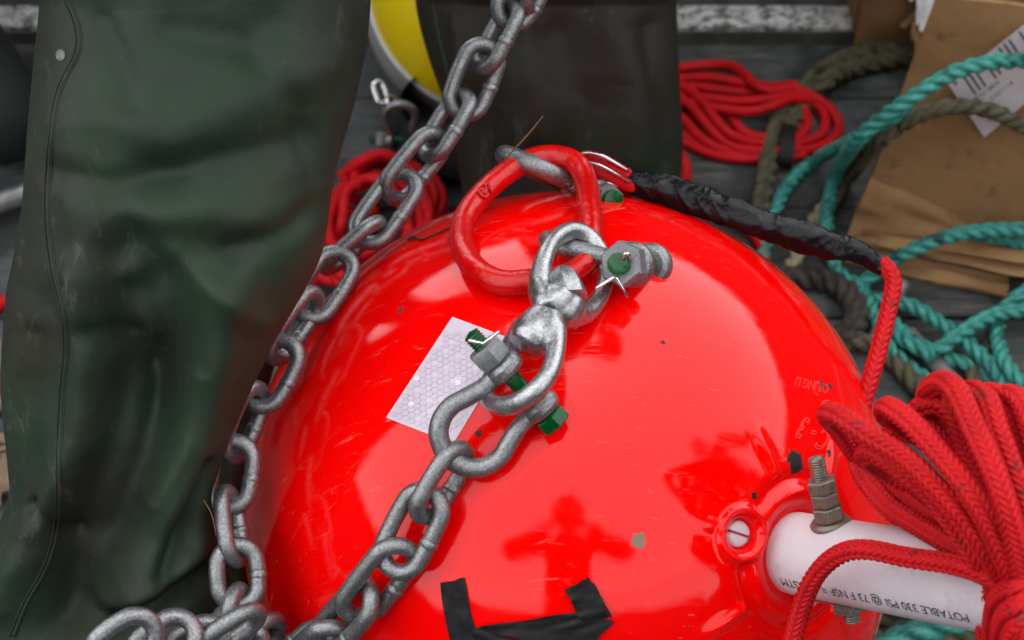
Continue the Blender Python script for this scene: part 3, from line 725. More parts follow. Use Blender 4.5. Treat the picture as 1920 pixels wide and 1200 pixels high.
# ------------------------------------------------------------------ deck and its coaming
yd0 = -3.2; boards = []
yb = yd0; k = 0
while yb < 3.2:
    wd = .125+.03*random.random(); boards.append(boxm((0, yb+wd/2, -.02+.0010*math.sin(k*2.3)), 6.4, wd-.003, .04)); yb += wd; k += 1
mk('deck', merge(*boards), DECK, None, False, kind='structure')
mk('deck_underlay', boxm((0, 0, -.06), 7, 7, .03), m_plain('dark underlay', (.01, .01, .01), .8), None, False, kind='structure')
yc = PZ(1400, 82, 0)[1]
cm = empty('coaming', (1.0, yc, 0), 'grey wooden coaming with flaking white paint along the back of the deck', 'coaming')
GREYW = m_plain('grey painted timber', (.075, .085, .088), .7, 0, 25, .5, .002)
ztop = .060
mk('board', boxm((0, yc+.018, .005), 6, .036, .016), m_plain('dark wet timber', (.06, .065, .055), .6, 0, 30, .5, .003), cm, False)
mk('painted_strip', boxm((0, yc+.0195, .0150), 6, .033, .004), FLAKY, cm, False)
mk('sheer_plank', boxm((0, yc+.062, .28), 6, .05, .56), GREYW, cm, False)  # raised above the view to block low sky in the float's reflection

BLOCK_PAINT = m_plain('dark green bulwark paint', (.012, .02, .018), .7, 0, 8, .3, .004)  # out-of-view dark walls added round the deck to cut side light
for nm, c_, sz, lb in (('blocker', (-2.2, -.2, .42), (.08, 5.4, .84), 'dark green boat bulwark on the left, out of view, added to cut side light'), ('blocker', (2.3, -.2, .5), (.08, 5.4, 1.0), 'dark green boat bulwark on the right, out of view, added to cut side light'),
                       ('blocker', (.1, -2.75, .64), (4.9, .1, 1.28), 'dark green boat bulwark behind the photographer, out of view, added to cut low light')):
    mk(nm, merge(boxm(c_, *sz), boxm((c_[0], c_[1], c_[2]+sz[2]/2+.02), sz[0]+.08, sz[1]+.04, .04)), BLOCK_PAINT, None, False, label=lb, cat='light blocker')
# ------------------------------------------------------------------ ropes lying about
YW = PZ(1592, 438, 0)[1]
def PY(px, py, y):
    q = cam2w(ray(px, py)); return CAM+q*((y-CAM[1])/q[1])
def lay(name, pts, r, mat, lab, prof=None, n=21, step=.0011, lift=0., hand=1, layl=None, group=None, parent=None, cat='rope'):
    if pts[0][0] >= 1980: pts = [(2420, pts[0][1]+150, 0), (2180, pts[0][1]+70, 0)]+list(pts)
    if pts[-1][0] >= 1980: pts = list(pts)+[(2150, pts[-1][1]+60, 0), (2300, pts[-1][1]-40, 0)]
    path = [PY(p[0], p[1], YW-.012-p[3]) if len(p) > 3 else PZ(p[0], p[1], r*.9+(p[2] if len(p) > 2 else lift)) for p in pts]
    m = tube(path, r, n, step=step, prof=prof or laid(layl or r*5.6, hand, random.random()*2))
    return mk(name, m, mat, parent, label=lab if parent is None else None, cat=cat if parent is None else None, group=group)
TR_ = .0062
lay('teal_rope', [(1990, 106, 0, .01), (1920, 113, 0, .012), (1850, 118, 0, .015), (1780, 140, 0, .02), (1715, 180, 0, .03), (1650, 225, 0, .03), (1600, 272, 0, .02), (1568, 325, .02), (1553, 390, .01), (1552, 450, .01), (1572, 510, 0), (1620, 545, 0), (1640, 590, .004), (1665, 650, .006), (1720, 700, 0), (1790, 745, 0), (1850, 800, 0)], TR_, TEAL, 'teal twisted rope arching over the cardboard box and looping down to the deck')
lay('teal_rope', [(1700, 200, 0, .015), (1650, 234, 0, .01), (1590, 268, 0, -.03), (1530, 300, .005), (1480, 345, .0), (1452, 400, 0), (1438, 450, 0), (1420, 520, 0), (1400, 600, 0)], TR_, TEAL, 'teal twisted rope that slips under the black taped line toward the buoy')
lay('teal_rope', [(1990, 428, .05), (1920, 430, .05), (1850, 432, .05), (1780, 443, .045), (1720, 465, .035), (1670, 490, .02), (1632, 520, .005), (1612, 545, 0), (1650, 600, .0), (1700, 640, .012), (1750, 668, .012)], TR_, TEAL, 'teal twisted rope crossing the bottom flap of the cardboard box')
lay('teal_rope', [(1990, 470, .03), (1920, 458, .03), (1870, 447, .036), (1820, 440, .036)], TR_*.9, TEAL, 'short teal rope end doubled beside the one crossing the box flap')
lay('teal_rope', [(1640, 560, .004), (1700, 570, .008), (1755, 600, .010), (1810, 640, .012), (1862, 690, .012), (1890, 740, .01), (1900, 800, .0)], TR_, TEAL, 'teal twisted rope running from the lower end of the red line down behind the hank')
lay('teal_rope', [(1990, 560, .02), (1920, 580, .02), (1860, 592, .02), (1800, 625, .02), (1755, 655, .014), (1710, 640, .01), (1675, 605, .01)], TR_, TEAL, 'teal twisted rope bending sharply across the middle of the tangle')
lay('teal_rope', [(1990, 510, .015), (1925, 545, .015), (1885, 580, .01), (1870, 625, .008), (1885, 680, .02), (1920, 720, .02), (1990, 760, .02)], TR_, TEAL, 'teal twisted rope rising to the right edge beside the box corner')
lay('teal_rope', [(1770, 668, .002), (1830, 690, .002), (1875, 722, .002), (1940, 745, .002)], TR_, TEAL, 'darker teal rope lying lowest in the tangle')
lay('teal_rope', [(1640, 1225, .05), (1700, 1192, .055), (1770, 1172, .06), (1850, 1150, .06), (1960, 1140, .05)], .0085, TEAL, 'teal twisted rope passing under the white pipe by the buoy', layl=.05)
lay('olive_rope', [(1990, 262, 0, .01), (1920, 236, 0, .01), (1860, 208, 0, .012), (1800, 199, 0, .012), (1740, 210, 0, .012), (1690, 235, 0, .012), (1640, 275, 0, .01), (1590, 335, .01), (1550, 390, .004)], TR_*1.05, OLIVE, 'olive twisted rope arching over the box label below the teal rope', hand=-1)
lay('olive_rope', [(1550, 380, .004), (1522, 420, 0), (1500, 470, 0), (1475, 510, 0), (1450, 560, 0)], TR_*1.0, TAN, 'faded tan rope end lying between the two teal ropes by the buoy', hand=-1)
lay('olive_rope', [(1800, 70, .0), (1700, 92, .0), (1640, 96, .0), (1580, 112, .0), (1535, 138, .0), (1505, 170, .0), (1465, 215, .0), (1448, 270, .0), (1436, 330, .0), (1425, 400, .0)], .0088, OLIVE, 'thick olive hemp rope running under the red rope coil and toward the big box')
lay('olive_rope', [(1800, 92, .0), (1700, 108, .0), (1640, 118, .0), (1590, 132, .0), (1550, 152, .012), (1515, 185, .0), (1480, 240, 0)], .0088, OLIVE, 'second olive hemp strand doubled against the thick rope near the small box')
lay('dark_rope', [(1440, 530, 0), (1490, 520, 0), (1545, 525, 0), (1590, 550, .0), (1608, 588, .0), (1595, 620, .0), (1560, 642, 0), (1520, 650, .0), (1470, 640, 0)], .0105, DARKROPE, 'dark tarry rope curled on the deck against the right side of the buoy', layl=.04)
lay('olive_rope', [(1560, 640, 0), (1600, 640, .0), (1645, 648, .0), (1690, 690, .0), (1750, 760, 0), (1800, 830, 0)], .0080, OLIVE, 'olive rope on the deck between dark rope curl and teal tangle')
lay('olive_rope', [(1880, 600, 0), (1850, 660, .0), (1825, 700, .0), (1850, 740, 0), (1920, 760, 0)], .0068, OLIVE, 'olive rope bend buried under the teal tangle by the right edge')
lay('olive_rope', [(1640, 1150, .01), (1700, 1140, .02), (1780, 1130, .02), (1850, 1125, .02)], .0085, OLIVE, 'olive rope just beside the buoy beneath the white pipe', layl=.045)
lay('olive_rope', [(1640, 1190, .0), (1720, 1215, .0), (1800, 1190, .0), (1900, 1200, .0)], .0085, OLIVE, 'lowest olive rope in the bottom right corner under the pipe', layl=.045)
tubebar = m_plain('dull grey metal bar', (.16, .155, .15), .5, .4, 60, .3, .001)
mk('metal_bar', tube([PZ(1693, 530, .02), PZ(1660, 592, .012), PZ(1640, 640, .01)], .0062, 18, step=.005), tubebar, label='short grey metal rod end poking out beside the red rope in the teal tangle', cat='metal rod')
mk('metal_bar', tube([PZ(1700, 625, .006), PZ(1760, 690, .006), PZ(1830, 770, .006)], .0075, 18, step=.005), tubebar, label='dull grey bar lying under the teal ropes above the red hank', cat='metal bar')
# red cord loose pieces
def cord(name, parts, lab, r=.0047, tape=None, group=None, cat='rope coil'):
    root = empty(name, PZ(parts[0][2][0], parts[0][2][1], 0), lab, cat, group)
    for i, pts in enumerate(parts):
        path = [PZ(p[0], p[1], r+(p[2] if len(p) > 2 else 0.0)) for p in pts]
        mk('strand', tube(path, r, 24, step=.0009, prof=braid(8, .0046, .10)), ROPE_RED2, root)
    return root
c2 = cord('red_rope_coil', [
 [(1150, 150, .0), (1210, 134, .0), (1270, 128, .0), (1340, 121, .0), (1380, 128, .004), (1415, 158, .012), (1445, 170, .012), (1485, 165, .012), (1525, 182, .01), (1558, 205, .006), (1573, 238, .0), (1558, 265, 0), (1525, 279, 0), (1480, 286, 0), (1430, 290, 0), (1380, 292, 0), (1330, 282, 0), (1285, 254, .0), (1220, 220, .0)],
 [(1150, 160, .0), (1220, 150, .0), (1280, 146, .0), (1340, 146, .004), (1400, 157, .004), (1450, 163, .006), (1490, 160, .004), (1525, 172, 0)],
 [(1180, 190, .0), (1260, 178, .008), (1320, 183, .01), (1385, 190, .012), (1440, 186, .014), (1480, 178, .012), (1515, 186, .008), (1540, 205, .004), (1548, 232, .004), (1535, 256, .002), (1490, 270, .0), (1440, 276, 0), (1390, 270, 0), (1350, 245, 0), (1310, 215, .0), (1260, 180, .002), (1210, 150, .004)],
 [(1200, 215, .004), (1280, 192, .012), (1340, 202, .014), (1400, 209, .016), (1445, 200, .018), (1480, 186, .016), (1520, 190, .008)],
 [(1220, 140, .01), (1275, 158, .014), (1315, 188, .018), (1340, 222, .018), (1370, 252, .014), (1410, 266, .006), (1455, 268, .002), (1490, 262, .002), (1512, 240, .004), (1510, 212, .006), (1485, 190, .004), (1450, 178, .0)],
 [(1230, 170, .01), (1285, 190, .014), (1318, 225, .014), (1345, 255, .01), (1385, 278, .004), (1440, 284, .004), (1500, 280, .004)],
 [(1240, 200, 0), (1280, 222, .006), (1305, 250, .006), (1340, 275, .004), (1390, 286, .0), (1450, 294, 0)],
 [(1240, 240, 0), (1275, 262, 0), (1320, 284, .0), (1380, 297, 0), (1450, 296, 0), (1510, 290, 0)],
 [(1300, 195, .004), (1350, 205, .006), (1372, 222, .006), (1395, 248, .004), (1430, 258, .002), (1480, 256, .0), (1497, 238, 0), (1490, 210, 0)],
 [(1200, 165, .0), (1290, 162, 0), (1360, 170, .0), (1430, 176, .0), (1500, 176, 0)],
 ], 'flat coil of bright red cord bound with black tape lying right of the rear leg', group=None)
bandp = [PZ(1476, 250, .0), PZ(1474, 296, .0)]
bm = []
for x in np.linspace(-1, 1, 2): pass
mid_ = PZ(1475, 273, .009); yv = nrm(PZ(1474, 290, .009)-PZ(1476, 256, .009)); xv = np.cross(yv, [0, 0, 1])
bandpath = [mid_+yv*(.024*math.cos(t))+np.array([0, 0, 1])*(.013*math.sin(t)) for t in np.linspace(0, 2*PI, 32, endpoint=False)]
bt, bn, bb = frames(np.array(bandpath), True, xv)
ring_v = [np.array(p)+xv*s*.0062 for s in (-1, 1) for p in bandpath]
ring_in = [np.array(p)*.94+mid_*.06+xv*s*.0062 for s in (-1, 1) for p in bandpath]
nb = 32; VV = ring_v+ring_in; FF = []
for k in range(nb):
    k2 = (k+1) % nb; FF += [(k, k2, nb+k2, nb+k), (2*nb+k, 3*nb+k, 3*nb+k2, 2*nb+k2), (k, 2*nb+k, 2*nb+k2, k2), (nb+k, nb+k2, 3*nb+k2, 3*nb+k)]
mk('tape_band', (np.array(VV), FF), CLOTHTAPE, c2, autosm=40)
mk('red_rope', tube([PZ(x, y, z_) for x, y, z_ in ((1255, 262, .005), (1272, 285, .01), (1285, 310, .01), (1284, 335, .005), (1270, 365, .005))], .0052, 24, step=.0009, prof=braid(8, .0046, .1)), ROPE_RED2, label='short bend of red cord showing beside the rear leg above the black tape', cat='rope')
mk('red_rope', tube([PZ(x, y, .005) for x, y in ((1330, 390), (1365, 410), (1395, 425), (1418, 445), (1432, 480), (1425, 520))], .0052, 24, step=.0009, prof=braid(8, .0046, .1)), ROPE_RED2, label='red cord peeping out behind the buoy below the black taped line', cat='rope')
def arc(cx, cy, rx, ry, a0_, a1_, z0=0, z1=0, n=9, tilt=0):
    o = []
    for t in np.linspace(0, 1, n):
        a = D(a0_+(a1_-a0_)*t); x, y = rx*math.cos(a), ry*math.sin(a); c, s = math.cos(D(tilt)), math.sin(D(tilt))
        o.append((cx+x*c-y*s, cy+x*s+y*c, z0+(z1-z0)*t))
    return o
c3parts = []
for (cx, cy, rx, ry, a0_, a1_, z0, tilt) in (
  (700, 420, 88, 90, 150, 420, .03, 10), (690, 425, 75, 78, 140, 400, .035, 0), (715, 400, 78, 100, 100, 380, .02, 20), (730, 360, 85, 62, 180, 400, .03, 15),
  (725, 345, 60, 50, 160, 380, .04, 10), (665, 450, 60, 80, 100, 330, .02, -15), (760, 370, 70, 55, 200, 420, .02, 10), (660, 470, 50, 75, 80, 300, .015, -10),
  (745, 400, 60, 80, 250, 440, .03, 0), (690, 400, 95, 60, 180, 340, .02, -30), (640, 480, 60, 50, 60, 280, .01, 0), (780, 400, 50, 90, 250, 430, .01, 0)):
    c3parts.append(arc(cx, cy, rx, ry, a0_, a1_, z0, z0*.6, 10, tilt))
c3parts += [[(790, 320, .01), (830, 318, .01), (862, 325, .01), (900, 340, .0)], [(640, 330, .03), (680, 300, .05), (720, 290, .05), (760, 310, .04), (790, 350, .03), (800, 400, .02), (812, 450, .0)],
  [(560, 520, .0), (600, 525, 0), (640, 500, .01), (700, 470, .01)], [(570, 490, .0), (610, 470, .01), (640, 420, .03), (650, 360, .04), (690, 335, .04), (730, 350, .04), (760, 400, .03), (770, 450, .02)]]
cord('red_rope_coil', c3parts, 'loose tumbled coil of red cord between the near leg and the chain', group=None)
mk('red_rope', tube([PZ(x, y, .006) for x, y in ((-40, 590), (0, 572), (28, 552), (70, 520))], .0055, 20, step=.001, prof=braid(8, .0046, .1)), ROPE_RED2, label='piece of red cord at the left edge behind the near leg', cat='rope')
mk('metal_bar', tube([PZ(-60, 400, .02), PZ(0, 380, .02), PZ(60, 358, .02), PZ(120, 335, .02)], .009, 18, step=.01), m_plain('grey pipe', (.28, .29, .3), .35, .6, 80, .3, .001), label='grey metal pipe lying on the deck at the far left behind the near leg', cat='pipe')
deb = []
for k in range(26):
    x, y = rng.uniform(-20, 40), rng.uniform(640, 960); c = PZ(x, y, .006); s = rng.uniform(.004, .016)
    t_ = rng.uniform(0, PI); rt = np.array([[math.cos(t_), -math.sin(t_), 0], [math.sin(t_), math.cos(t_), 0], [0, 0, 1]])
    deb.append(boxm(c, s*2.2, s*.6, s*.4, rt))
mk('debris', merge(*deb), [m_plain('wood chips', (.16, .11, .07), .8, 0, 50, .6)], None, False, label='scattered wood chips and grit on the deck at the left edge', cat='debris', kind='stuff')
mk('red_rope', tube([PZ(x, y, .008) for x, y in ((-30, 735), (0, 722), (16, 715), (50, 700))], .006, 16, step=.002), ROPE_RED2, label='tiny bit of red cord at the left edge beside the wood chips', cat='rope')

# ------------------------------------------------------------------ cardboard boxes
box = empty('cardboard_box', PZ(1700, 430, 0), 'large brown cardboard box standing at the upper right with a white shipping label', 'box')
q0 = PZ(1592, 438, 0); 
q0b = PZ(2150, 560, 0)
dB = depth(q0)
q1 = P(1757, 0, dB-.22); q1 = P(1762, -20, dB-.25)
q2 = P(2200, -60, dB-.27)
def panel(c4, th=.005, nu=24, nv=24, amp=.004, f=9, seed=0):
    c4 = [np.asarray(c, float) for c in c4]; nn = nrm(np.cross(c4[1]-c4[0], c4[3]-c4[0]))
    def fn(o): return lambda u, v: (c4[0]*(1-u)*(1-v)+c4[1]*u*(1-v)+c4[2]*u*v+c4[3]*(1-u)*v)+nn*(amp*vnoise(np.array([u*f*.4+seed, v*f*.4+3, seed]))+o)
    A = grid(fn(th/2), nu, nv); B_ = grid(fn(-th/2), nu, nv)
    n1 = (nu+1)*(nv+1); F = list(A[1])+[tuple(reversed([i+n1 for i in f_])) for f_ in B_[1]]
    id_ = lambda i, j: i*(nv+1)+j
    for i in range(nu): F += [(id_(i, 0), id_(i, 0)+n1, id_(i+1, 0)+n1, id_(i+1, 0)), (id_(i, nv), id_(i+1, nv), id_(i+1, nv)+n1, id_(i, nv)+n1)]
    for j in range(nv): F += [(id_(0, j), id_(0, j+1), id_(0, j+1)+n1, id_(0, j)+n1), (id_(nu, j), id_(nu, j)+n1, id_(nu, j+1)+n1, id_(nu, j+1))]
    return np.vstack([A[0], B_[0]]), F
# crease line of the front: the lower part kicks out toward the camera
c_l = PY(1636, 325, YW+.012); c_r = PY(2000, 500, YW-.03); f_r = PY(2260, 60, YW+.01); f_l = PY(1757, -10, YW+.03)
mk('front_panel', panel([c_l, c_r, f_r, f_l], amp=.007), CARD, box, autosm=60)
mk('front_panel', panel([PZ(1588, 440, .004), PZ(2000, 520, .01), c_r, c_l], amp=.005, seed=2), CARD, box, autosm=60)
mk('side_panel', panel([PZ(1590, 440, .004)+np.array([.008, .012, 0]), PZ(1590, 440, .004)+np.array([.20, .20, 0]), f_l+np.array([.20, .20, 0]), f_l+np.array([.008, .008, 0])], amp=.003, seed=5), CARD, box, autosm=60)
mk('flap', panel([PZ(1585, 490, .004), PZ(1888, 562, .004), PZ(1892, 520, .006), PZ(1650, 470, .008)], amp=.004, seed=7), CARD, box, autosm=60)
mk('flap', panel([PZ(1600, 462, .016), PZ(1960, 520, .02), PZ(1960, 470, .03), PZ(1620, 430, .03)], amp=.008, seed=9), CARD, box, autosm=60)
# label on the front panel
fp = [c_l, c_r, f_r, f_l]; fn_ = nrm(np.cross(fp[1]-fp[0], fp[3]-fp[0]))
if fn_@_cb < 0: fn_ = -fn_
def onpanel(px, py, off=.004):
    r = cam2w(ray(px, py)); t = ((fp[0]-CAM)@fn_+.0095+off-.004)/(r@fn_); return CAM+r*t
lab = [(1778, 158), (1925, 42), (2010, 120), (1846, 258)]
lv = [np.array(p, float) for p in lab]
lbl = mk('label', grid(lambda u, v: onpanel(*(lv[0]*(1-u)*(1-v)+lv[1]*u*(1-v)+lv[2]*u*v+lv[3]*(1-u)*v)), 6, 6)[:2], PAPER, box)
ux_ = nrm(lv[1]-lv[0]); uy_ = nrm(lv[3]-lv[0])
lt = []
for body, dx, dy, s in (('B', 8, 10, 15), ('||| || ||| |', 26, 36, 46), ('SHIP TO  DECK', 14, 58, 10), ('2 4 0 7 1 1 8', 50, 75, 10), ('|||| ||', 22, 100, 20)):
    lt.append(mapped(body, s, (lambda dx, dy: lambda x, y, z_: onpanel(*(lv[0]+ux_*(dx+x)+uy_*(dy-y)), .0046))(dx, dy)))
mk('label_print', merge(*lt), INK, lbl, False)

bx2 = empty('cardboard_box', PZ(1660, 80, 0), 'small crumpled brown cardboard box with white paper behind the big box', 'box')
g0 = PZ(1600, 84, 0); g1 = PZ(1800, 84, 0)
mk('front_panel', panel([g0, g1, g1+np.array([0, -.01, .10]), g0+np.array([0, .0, .10])], amp=.003, seed=11), CARD, bx2, autosm=60)
mk('side_panel', panel([g0+np.array([0, .004, 0]), g0+np.array([.0, .2, 0]), g0+np.array([.0, .2, .1]), g0+np.array([0, .004, .10])], amp=.003, seed=12), CARD, bx2, autosm=60)
cr = lambda c, sx_, sy_, sd_, am: grid(lambda u, v: np.asarray(c)+np.array([(u-.5)*sx_, (v-.5)*sy_, am*vnoise(np.array([u*4+sd_, v*4, sd_]))+am*.5*vnoise(np.array([u*11+sd_, v*11, sd_]))]), 30, 30)[:2]
mk('flap', cr(g0+np.array([.06, .03, .105]), .16, .09, 3, .03), CARD, bx2)
mk('paper', cr(g0+np.array([.085, -.035, .075]), .09, .07, 9, .012), m_plain('white plastic paper', (.7, .7, .72), .4, 0, 50, .08), bx2)
mk('flap', cr(g0+np.array([.085, -.05, .055]), .10, .07, 14, .014), CARD, bx2)

# ------------------------------------------------------------------ yellow and white buoy behind
yc_ = P(905, 8, 1.56); yr = 224/FPX*1.55
yb_ = empty('small_buoy', (yc_[0], yc_[1], yc_[2]-yr), 'small yellow and off white buoy standing between the two legs', 'buoy')
axy = nrm(cam2w((.36, .28, .88)))
def cap_mesh(a0_, a1_, r_, nn=96, mm=60): 
    return lathe([(r_*math.sin(a), r_*math.cos(a)) for a in np.linspace(a0_, a1_, mm)], axy, yc_, nn)
mk('yellow_half', cap_mesh(.001, D(90), yr), m_plain('yellow plastic', (.78, .58, .0), .35, 0, 12, .1, .001), yb_)
mk('white_half', cap_mesh(D(90), PI-.001, yr*1.0), m_plain('off white plastic', (.36, .34, .34), .4, 0, 12, .1, .001), yb_)
mk('rim', tube([yc_+(axy*math.cos(D(91))+(nrm(np.cross(axy, [0, 0, 1]))*math.cos(t)+np.cross(axy, nrm(np.cross(axy, [0, 0, 1])))*math.sin(t))*math.sin(D(91)))*yr for t in np.linspace(0, 2*PI, 90, endpoint=False)], .0028, 10, True), m_plain('pale plastic rim', (.62, .61, .62), .35, 0, 30, .05), yb_)
mk('foot_ring', lathe([(.03, -.002), (.06, 0), (.066, .02), (.05, .045)], (0, 0, 1), PZ(860, 262, 0), 40), BLACKR, yb_)
# blurred hardware beside it
O4 = PZ(752, 262, .03)
shackle('small galvanised shackle with green pin on the deck beside the yellow buoy', O4, cam2w((1, 0, .0)), P(725, 205, depth(O4)-.02)-O4, depth(O4)/FPX*.42, group='galvanised bow shackles with green pins')
sc4 = empty('short_chain', PZ(730, 200, 0), 'short run of bright steel chain leading up to the small shackle by the yellow buoy', 'chain')
dq = depth(PZ(735, 200, .03))
for (x0, y0, x1, y1, ro) in ((704, 148, 722, 200, 30), (716, 188, 738, 222, -50), (726, 178, 748, 212, 40), (728, 208, 752, 250, 0)):
    mk('link', link_mesh(P(x0, y0, dq), P(x1, y1, dq), D(ro), wr=.0022), STEEL, sc4)

# ------------------------------------------------------------------ the angler in waders
def leg_loft(rows, back, extra, folds, n=150, seed=0, amp=.003, vs=3):
    """rows: (py, left px, right px, depth)"""
    rows = np.array(rows, float); yy = np.arange(rows[0, 0], rows[-1, 0]+1, vs)
    L = np.interp(yy, rows[:, 0], rows[:, 1]); Rr = np.interp(yy, rows[:, 0], rows[:, 2]); Dp = np.interp(yy, rows[:, 0], rows[:, 3])
    ker = np.hanning(29); ker /= ker.sum()
    def smo(a): return np.convolve(np.pad(a, 14, mode='edge'), ker, 'valid')
    L, Rr, Dp = smo(L), smo(Rr), smo(Dp)
    cs = np.array([P((l+r)/2, y, d) for l, r, y, d in zip(L, Rr, yy, Dp)]); hw = (Rr-L)/2*Dp/FPX
    e1 = _cr; T = np.gradient(cs, axis=0); T /= np.linalg.norm(T, axis=1)[:, None]
    e2 = np.repeat(nrm(_cb*.9-_cu*.25)[None], len(cs), 0)
    if extra:      # further sections upwards (world): centre, half width, e2
        ce = np.array([c for c, h in extra]); he = np.array([h for c, h in extra])
        allc = np.vstack([ce, cs[:1]]); pe = spline(allc, .004)[:-1]; hwe = np.interp(np.linspace(0, 1, len(pe)), np.linspace(0, 1, len(he)+1), np.r_[he, hw[0]])
        cs = np.vstack([pe, cs]); hw = np.r_[hwe, hw]; e2 = np.vstack([np.repeat(e2[:1], len(pe), 0), e2])
    ph = np.linspace(0, 2*PI, n, endpoint=False)
    sq = lambda c, p: np.sign(c)*np.abs(c)**p
    V = cs[:, None]+(e1*1.0)[None, None]*(hw[:, None]*sq(np.cos(ph), .92))[..., None]+e2[:, None]*(hw[:, None]*back*np.sin(ph))[..., None]
    Nn = (e1[None, None]*np.cos(ph)[None, :, None]*back+e2[:, None]*np.sin(ph)[None, :, None]); Nn /= np.linalg.norm(Nn, axis=2)[..., None]
    px = pix(V.reshape(-1, 3)).reshape(V.shape[0], n, 2); front = np.clip(np.sin(ph)[None]*1.6+.15, 0, 1)
    h = amp*(vnoise(V*13+seed)+.5*vnoise(V*31+seed))
    px = px+np.stack([vnoise(V*14+3), vnoise(V*14+21)], -1)*16
    for (poly, wdt, am) in folds:
        poly = np.array(poly, float); best = np.full(px.shape[:2], 1e9)
        for a, b in zip(poly[:-1], poly[1:]):
            ab = b-a; t = np.clip(((px-a)@ab)/(ab@ab), 0, 1); dd_ = np.linalg.norm(px-a-t[..., None]*ab, axis=2); best = np.minimum(best, dd_)
        h = h+am*np.exp(-(best/wdt)**2)*front
    edge = np.clip(np.abs(np.cos(ph)), 0, 1)**6
    h = h*(1-.6*edge[None])
    V = V+Nn*h[..., None]
    m = V.shape[0]; V = V.reshape(-1, 3)
    i = np.arange(m-1)[:, None]; j = np.arange(n)[None]; j2 = (j+1) % n
    F = np.stack([i*n+j, (i+1)*n+j, (i+1)*n+j2, i*n+j2], -1).reshape(-1, 4).tolist()
    return V, F
person = empty('person', PZ(860, 700, 0)*np.array([1, 1, 0]), 'person in dark olive rubber waders standing astride behind the red buoy', 'person')
rows1 = [(0, 80, 692, .86), (100, 69, 684, .86), (200, 61, 663, .86), (300, 53, 633, .86), (360, 49, 621, .86), (430, 41, 614, .865), (480, 32, 604, .865), (530, 22, 580, .87), (580, 16, 550, .87), (640, 12, 515, .87), (700, 9, 485, .875), (800, 8, 441, .88), (880, 14, 408, .885), (930, 20, 395, .89), (960, 6, 396, .90), (1000, -14, 405, .90), (1060, -40, 425, .91), (1130, -80, 440, .92), (1240, -150, 450, .93)]
A_HIP = np.array([-.20, .42, .92])
ext1 = [(np.array([-.10, .47, .95]), .15), (np.array([-.17, .38, .82]), .13), (np.array([-.235, .26, .70]), .10)]
folds1 = [
 ([(480, 90), (560, 200), (590, 330)], 30, -.006), ([(430, 470), (520, 430), (600, 380)], 26, -.006), ([(120, 330), (220, 360), (330, 340)], 30, -.005), ([(330, 480), (420, 560), (480, 600)], 24, .005), ([(180, 620), (240, 640), (270, 700)], 22, -.007), ([(360, 700), (330, 820), (280, 930)], 15, .006),
 ([(330, 60), (430, 70), (520, 40)], 40, -.006), ([(200, 210), (330, 260), (470, 170), (600, 120)], 55, .006), ([(300, 330), (430, 300), (560, 260)], 40, -.006),
 ([(190, 40), (230, 120), (260, 200)], 22, -.004), ([(150, 250), (160, 400), (190, 560)], 50, .005), ([(215, 500), (260, 460), (300, 520)], 38, -.009), ([(300, 420), (400, 400), (560, 440)], 45, .006),
 ([(300, 570), (330, 640), (300, 760)], 60, -.012), ([(230, 560), (215, 700), (175, 860), (140, 1000), (110, 1180)], 34, -.012), ([(160, 520), (170, 660), (150, 820), (90, 980), (20, 1130)], 38, .011),
 ([(60, 640), (40, 800), (70, 960)], 28, -.005), ([(70, 960), (130, 1010)], 14, -.006), ([(420, 560), (390, 700), (340, 860), (290, 1000), (240, 1080)], 46, .014), ([(290, 680), (262, 860), (215, 1000), (160, 1150)], 62, -.018),
 ([(380, 860), (340, 960), (300, 1060)], 16, -.010), ([(400, 940), (370, 1020), (290, 1080), (200, 1130)], 26, .010), ([(410, 1060), (330, 1100), (220, 1170)], 26, -.012)]
legm = leg_loft(rows1, .62, ext1, folds1)
wl = mk('wader_leg', legm, WADER, person)
rows3 = [(520, 470, 545, 1.0), (600, 440, 548, 1.03), (700, 400, 512, 1.05), (800, 370, 484, 1.06), (900, 350, 468, 1.06), (1000, 340, 462, 1.06), (1100, 330, 466, 1.06), (1240, 300, 480, 1.06)]
mk('dark_gap_cloth', leg_loft(rows3, .5, None, [], n=60, seed=9), WADER, person)  # cloth added so that the gaps behind the chain show dark
rows2 = [(0, 779, 1268, 1.33), (60, 790, 1268, 1.33), (130, 812, 1270, 1.33), (200, 836, 1276, 1.34), (260, 850, 1280, 1.35), (320, 860, 1276, 1.36), (380, 868, 1274, 1.37), (450, 850, 1290, 1.38), (520, 830, 1300, 1.39), (560, 825, 1310, 1.40)]
ext2 = [(np.array([.08, .50, .97]), .15), (np.array([.06, .50, .82]), .14), (np.array([.045, .50, .68]), .125)]
folds2 = [([(905, 20), (915, 200), (920, 380)], 26, -.006), ([(860, 40), (880, 200)], 18, .006), ([(1150, 30), (1200, 150), (1180, 300)], 40, .008), ([(1050, 60), (1100, 200), (1060, 330)], 45, -.009), ([(985, 40), (990, 250)], 40, .006), ([(1225, 40), (1240, 300)], 20, -.005)]
leg2 = leg_loft(rows2, .60, ext2, folds2, seed=5)
wl2 = mk('wader_leg', leg2, WADER2, person)
mk('boot', merge(tube([PZ(1075, 560, .055), PZ(1075, 560, .05)+np.array([.02, -.10, -.015])], [.075, .07], 32, flat=.8, step=.01)), WADER, person)

